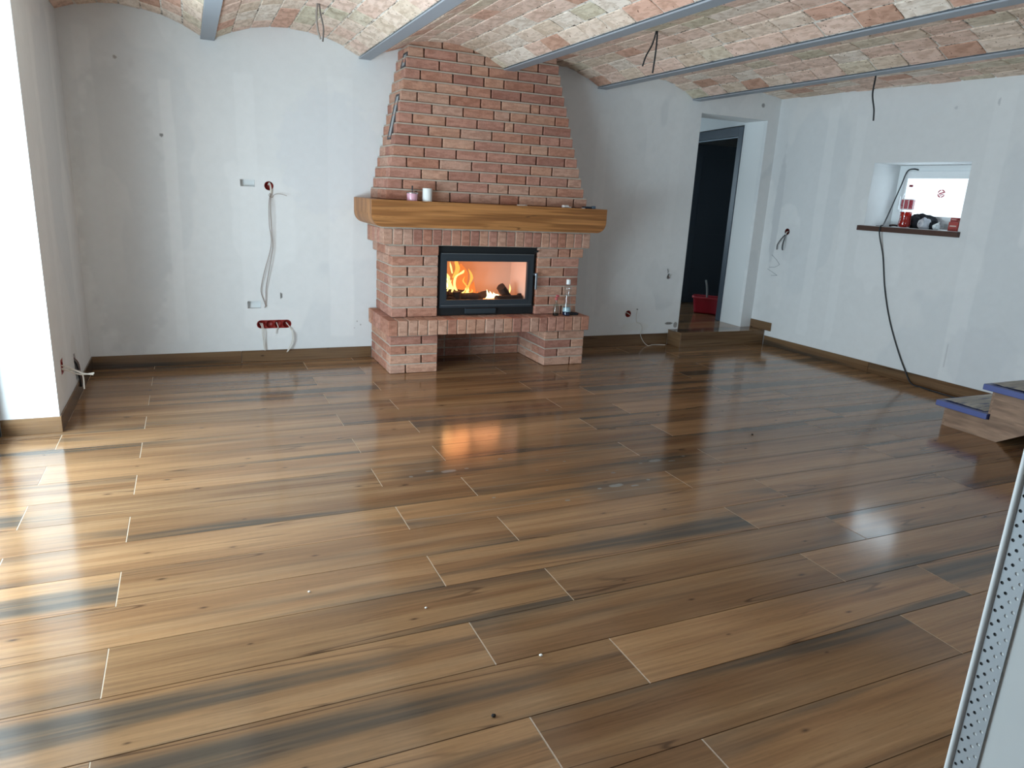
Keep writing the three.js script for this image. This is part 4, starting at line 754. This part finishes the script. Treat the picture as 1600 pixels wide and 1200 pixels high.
// ------------------------------------------------------------------ on the window sill
{
  const Y = 1.3848;
  const b = rwThing('soda_bottle', 'large plastic soda bottle half full of red drink on window sill', 'bottle', 0.13, Y, 1.585);
  part('plastic', lathe([[0, 0.002], [0.03, 0.001], [0.048, 0.006], [0.054, 0.03], [0.052, 0.06], [0.047, 0.09], [0.052, 0.125], [0.056, 0.15], [0.056, 0.25], [0.05, 0.29], [0.03, 0.33], [0.014, 0.35], [0.014, 0.372]], 28), glassy(0xf6f4f4), b);
  part('drink', lathe([[0, 0.004], [0.046, 0.008], [0.052, 0.03], [0.05, 0.06], [0.045, 0.09], [0.049, 0.125], [0.0525, 0.145], [0, 0.145]], 26), new THREE.MeshPhysicalMaterial({ color: 0xc81e10, transmission: 0.55, thickness: 0, roughness: 0.15 }), b);
  const cv = document.createElement('canvas'); cv.width = 512; cv.height = 128;
  const c2 = cv.getContext('2d'); c2.fillStyle = '#f2efee'; c2.fillRect(0, 0, 512, 128); c2.fillStyle = '#b03a48';
  for (let i = 0; i < 4; i++) { c2.fillRect(i * 128 + 6, 10, 46, 108); c2.fillRect(i * 128 + 62, 10, 58, 108); }
  c2.fillStyle = '#e9d9da'; for (let i = 0; i < 26; i++) c2.fillRect(hash2(i, 3) * 500, 14 + hash2(i, 9) * 96, 6 + 16 * hash2(i, 5), 5);
  const lm = new THREE.CanvasTexture(cv); lm.colorSpace = THREE.SRGBColorSpace;
  part('label', new THREE.CylinderGeometry(0.0568, 0.0568, 0.096, 28, 1, true).translate(0, 0.212, 0), std({ map: lm, roughness: 0.5, side: THREE.DoubleSide }), b);
  part('cap', cyl(0.0165, 0.0165, 0.02, 18, 0, 0.378, 0), std({ color: 0x8f2a36, roughness: 0.4 }), b);
  // crumpled jacket
  const j = rwThing('knit_hat', 'crumpled black and white knitted hat behind the soda bottle', 'hat', 0.25, Y, 1.67);
  const lump = (sx, sy, sz, o, f = 5) => { const g = new THREE.SphereGeometry(1, 32, 18), P = g.attributes.position; for (let i = 0; i < P.count; i++) { const x = P.getX(i), y = P.getY(i), z = P.getZ(i), n = 0.75 + 0.5 * fbm(x * f * 0.5 + o, z * f * 0.5 + y * 2 + o, 3); P.setXYZ(i, x * sx * n, Math.max(0, (y + 0.55) * sy * n), z * sz * n); } g.computeVertexNormals(); return g; };
  part('dark_knit', lump(0.075, 0.08, 0.14, 3.1), std({ color: 0x171a22, roughness: 0.98 }), j);
  part('pale_band', lump(0.04, 0.062, 0.05, 9.4), std({ color: 0xb9bcc4, roughness: 0.98 }), j, [-0.055, 0.0, 0.075]);
  part('pale_band', new THREE.TorusGeometry(0.03, 0.011, 8, 20).rotateY(Math.PI / 2 - 0.4), std({ color: 0xcfd0d4, roughness: 0.98 }), j, [-0.08, 0.045, 0.05]);
  part('pompom', lump(0.035, 0.045, 0.045, 5.2, 9), std({ color: 0x10131a, roughness: 1 }), j, [-0.03, 0, 0.14]);
  const w1 = rwThing('paper_cup', 'white paper cup lying on its side on window sill', 'cup', 0.15, Y + 0.033, 1.9);
  part('wall', new THREE.CylinderGeometry(0.032, 0.026, 0.07, 22, 1, true).rotateX(Math.PI / 2 - 0.4), std({ color: 0xdfe4e6, roughness: 0.6, side: THREE.DoubleSide }), w1);
  part('bottom', new THREE.CircleGeometry(0.026, 20).rotateX(-0.4).translate(0, -0.0136, -0.032), std({ color: 0xdfe4e6, roughness: 0.6, side: THREE.DoubleSide }), w1);
  const w2 = rwThing('tape_roll', 'small pale tape roll standing by the red boxes', 'tape roll', 0.1, Y + 0.026, 1.93);
  part('roll', new THREE.TorusGeometry(0.019, 0.0065, 10, 26).scale(1, 1, 1.8).rotateY(0.9), std({ color: 0xc5ced2, roughness: 0.4 }), w2);
  const boxes = [[0.16, 0, 2.045, 0.05, 0.078, 0.085, 0xa8423c, 'red carton at the bottom of the small stack on sill'], [0.17, 0.0785, 2.035, 0.045, 0.036, 0.06, 0x9c3b3a, 'small red carton on top of the stack on sill'], [0.2, 0, 2.125, 0.06, 0.125, 0.06, 0xb86a3e, 'taller orange brown carton behind the red cartons on sill']];
  for (const [d, y, s, a, h, l, col, label] of boxes) {
    const q = rwThing('small_carton', label, 'box', d, Y + y, s, 'cartons on the sill');
    part('box', rbox(a, h, l, 0.002, 0, h / 2, 0), std({ color: col, roughness: 0.55 }), q);
    part('print', [box(a + 0.001, h * 0.12, l * 0.7, 0, h * 0.55, 0), box(a * 0.6, h * 0.1, l + 0.001, 0, h * 0.3, 0)], std({ color: 0xd9c2b6, roughness: 0.6 }), q);
  }
  const kn = rwThing('trowel', 'flat dark trowel lying on the sill under the cable', 'trowel', 0.2, Y, 1.36);
  part('blade', rbox(0.07, 0.004, 0.12, 0.001, 0, 0.002, -0.03), std({ color: 0x2b2f34, roughness: 0.5, metalness: 0.4 }), kn);
  part('grip', tube([[0, 0.012, 0.03], [0, 0.016, 0.07], [0, 0.013, 0.12]], 0.009), std({ color: 0x2a1c1c, roughness: 0.7 }), kn);
}

// ------------------------------------------------------------------ bucket in the dark doorway
{
  const at = [6.004, STEP_Y + 0.0005, -7.198];
  const b = thing('mop_bucket', 'red plastic bucket standing in the dark doorway', 'bucket', at, -0.807);
  const rr2 = (w, d, r) => { const s = new THREE.Shape(); s.moveTo(-w / 2 + r, -d / 2).lineTo(w / 2 - r, -d / 2).absarc(w / 2 - r, -d / 2 + r, r, -Math.PI / 2, 0).lineTo(w / 2, d / 2 - r).absarc(w / 2 - r, d / 2 - r, r, 0, Math.PI / 2).lineTo(-w / 2 + r, d / 2).absarc(-w / 2 + r, d / 2 - r, r, Math.PI / 2, Math.PI).lineTo(-w / 2, -d / 2 + r).absarc(-w / 2 + r, -d / 2 + r, r, Math.PI, Math.PI * 1.5); return s.getPoints(6); };
  const loft = (rings) => { const pos = [], idx = [], n = rings[0][0].length; for (const [pts, y] of rings) for (const p of pts) pos.push(p.x, y, p.y); for (let i = 0; i + 1 < rings.length; i++) for (let j = 0; j < n; j++) { const a = i * n + j, c = i * n + (j + 1) % n; idx.push(a, a + n, c, c, a + n, c + n); } const g = new THREE.BufferGeometry(); g.setAttribute('position', new THREE.Float32BufferAttribute(pos, 3)); g.setIndex(idx); g.computeVertexNormals(); return g; };
  const red = std({ color: 0xb01830, roughness: 0.35, side: THREE.DoubleSide });
  const W = 0.4, D = 0.24;
  part('tub', [loft([[rr2(0.02, 0.02, 0.005), 0.003], [rr2(W * 0.84, D * 0.82, 0.05), 0.003], [rr2(W * 0.86, D * 0.85, 0.055), 0.02], [rr2(W * 0.97, D * 0.96, 0.06), 0.2], [rr2(W * 0.94, D * 0.93, 0.058), 0.2], [rr2(W * 0.82, D * 0.8, 0.05), 0.012]])], red, b);
  part('rim', loft([[rr2(W * 0.97, D * 0.96, 0.06), 0.19], [rr2(W * 1.04, D * 1.06, 0.066), 0.19], [rr2(W * 1.04, D * 1.06, 0.066), 0.214], [rr2(W * 0.95, D * 0.94, 0.06), 0.214], [rr2(W * 0.94, D * 0.93, 0.06), 0.2]]), std({ color: 0xc63a48, roughness: 0.3, side: THREE.DoubleSide }), b);
  const h = thing('brush', 'pale handle sticking up out of the red bucket', 'brush', at, -0.807);
  part('handle', tube([[-0.02, 0.03, 0.02], [-0.028, 0.2, 0.02], [-0.045, 0.34, 0.02], [-0.065, 0.42, 0.02]], 0.013), std({ color: 0xaeb2b4, roughness: 0.4 }), h);
  part('head', rbox(0.1, 0.02, 0.05, 0.006, -0.02, 0.025, 0.02), std({ color: 0x6b6f72, roughness: 0.8 }), h);
}

// ------------------------------------------------------------------ staircase wrapped for protection
{
  const x0 = 5.06, s = thing('staircase', 'bottom of a wooden staircase with blue taped treads', 'staircase', [x0, 0, -3.3]);
  const ply = texture(512, 256, (u, v) => { const w = fbm(u * 5, v * 22, 4), g = fbm(u * 16, v * 90, 3); const c = mix3([150, 120, 98], [124, 97, 78], sm(0.3, 0.7, w)); const q = 0.88 + 0.24 * g; return [c[0] * q, c[1] * q, c[2] * q]; });
  ply.repeat.set(0.8, 1.2);
  const board = std({ map: ply, roughness: 0.5 }), blue = std({ color: 0x525d92, roughness: 0.4 }), paperMap = texture(256, 256, (u, v) => { const c = mix3([206, 202, 192], [176, 174, 168], sm(0.35, 0.65, fbm(u * 4, v * 12, 4))); return mix3(c, [92, 102, 140], 0.7 * sm(0.68, 0.72, fbm(u * 5 + 9, v * 16, 3))); });
  const paper = std({ map: paperMap, roughness: 0.85 });
  const rise = 0.205, run = 0.312, N = 7;
  // stringer profile: z forward (towards the camera), y up
  const st = new THREE.Shape(); st.moveTo(0.03, 0.001); st.lineTo(0.03, 0.139);
  for (let i = 0; i < N; i++) { const z = 0.03 + i * run, y = 0.139 + i * rise; st.lineTo(z + run, y); st.lineTo(z + run, y + rise); }
  st.lineTo(0.03 + N * run + 0.02, 0.139 + N * rise); st.lineTo(0.03 + N * run + 0.02, 0.139 + (N - 1) * rise - 0.21); st.lineTo(0.42, 0.001); st.lineTo(0.03, 0.001);
  const sg = () => new THREE.ExtrudeGeometry(st, { depth: 0.04, bevelEnabled: false }).rotateY(-Math.PI / 2).translate(0.04, 0, 0);
  const xEnd = (z) => rw(-0.012, 0, 0)[0] + (z - 3.3 + 6.3) * 0.0515 - x0;
  part('stringer', sg(), board, s);
  part('stringer', sg().translate(0.78, 0, 0), board, s);
  for (let i = 0; i < N; i++) {
    const z = 0.03 + i * run, y = 0.139 + i * rise, w = Math.min(xEnd(z), 0.95), t = 0.042;
    part('riser', box2(0.004, w - 0.03, (i ? y - rise + t : 0.001), y, z - 0.02, z + 0.0), board, s);
    const tr = new THREE.Group(); tr.name = 'tread'; s.add(tr);
    part('taped_board', rbox(w + 0.022, t, run + 0.07, 0.006, w / 2 - 0.012, y + t / 2, z - 0.08 + (run + 0.07) / 2), blue, tr);
    const pg = new THREE.PlaneGeometry(w - 0.05, run - 0.005, 14, 8).rotateX(-Math.PI / 2), P = pg.attributes.position;
    for (let k = 0; k < P.count; k++) P.setY(k, 0.003 + 0.008 * fbm(P.getX(k) * 9 + i * 3, P.getZ(k) * 14, 2));
    pg.computeVertexNormals();
    part('cover_sheet', pg, paper, tr, [w / 2 - 0.002, y + t, z - 0.055 + run / 2]);
  }
}

// ------------------------------------------------------------------ crumbs left on the floor
{
  const w = std({ color: 0xe8e4dc, roughness: 0.9 }), k = std({ color: 0x17120f, roughness: 0.9 });
  for (const [x, z, r, m, label] of [[0.335, -2.48, 0.005, w, 'white plaster crumb on a long plank joint'], [0.72, -2.23, 0.0045, w, 'white plaster crumb in the middle of a plank'], [1.0, -1.83, 0.006, w, 'white plaster crumb near a dark plank smudge'], [0.74, -1.62, 0.007, k, 'black crumb on the joint near the frontmost planks'], [3.43, -3.5, 0.007, k, 'black crumb on the floor before the stairs']]) {
    const g = new THREE.IcosahedronGeometry(r, 0).scale(1.2, 0.7, 1).translate(0, r * 0.5, 0);
    single('crumb', label, 'crumb', g, m, [x, 0.0005, z], x * 9, 'crumbs on the floor');
  }
}

renderer.render(scene, camera);
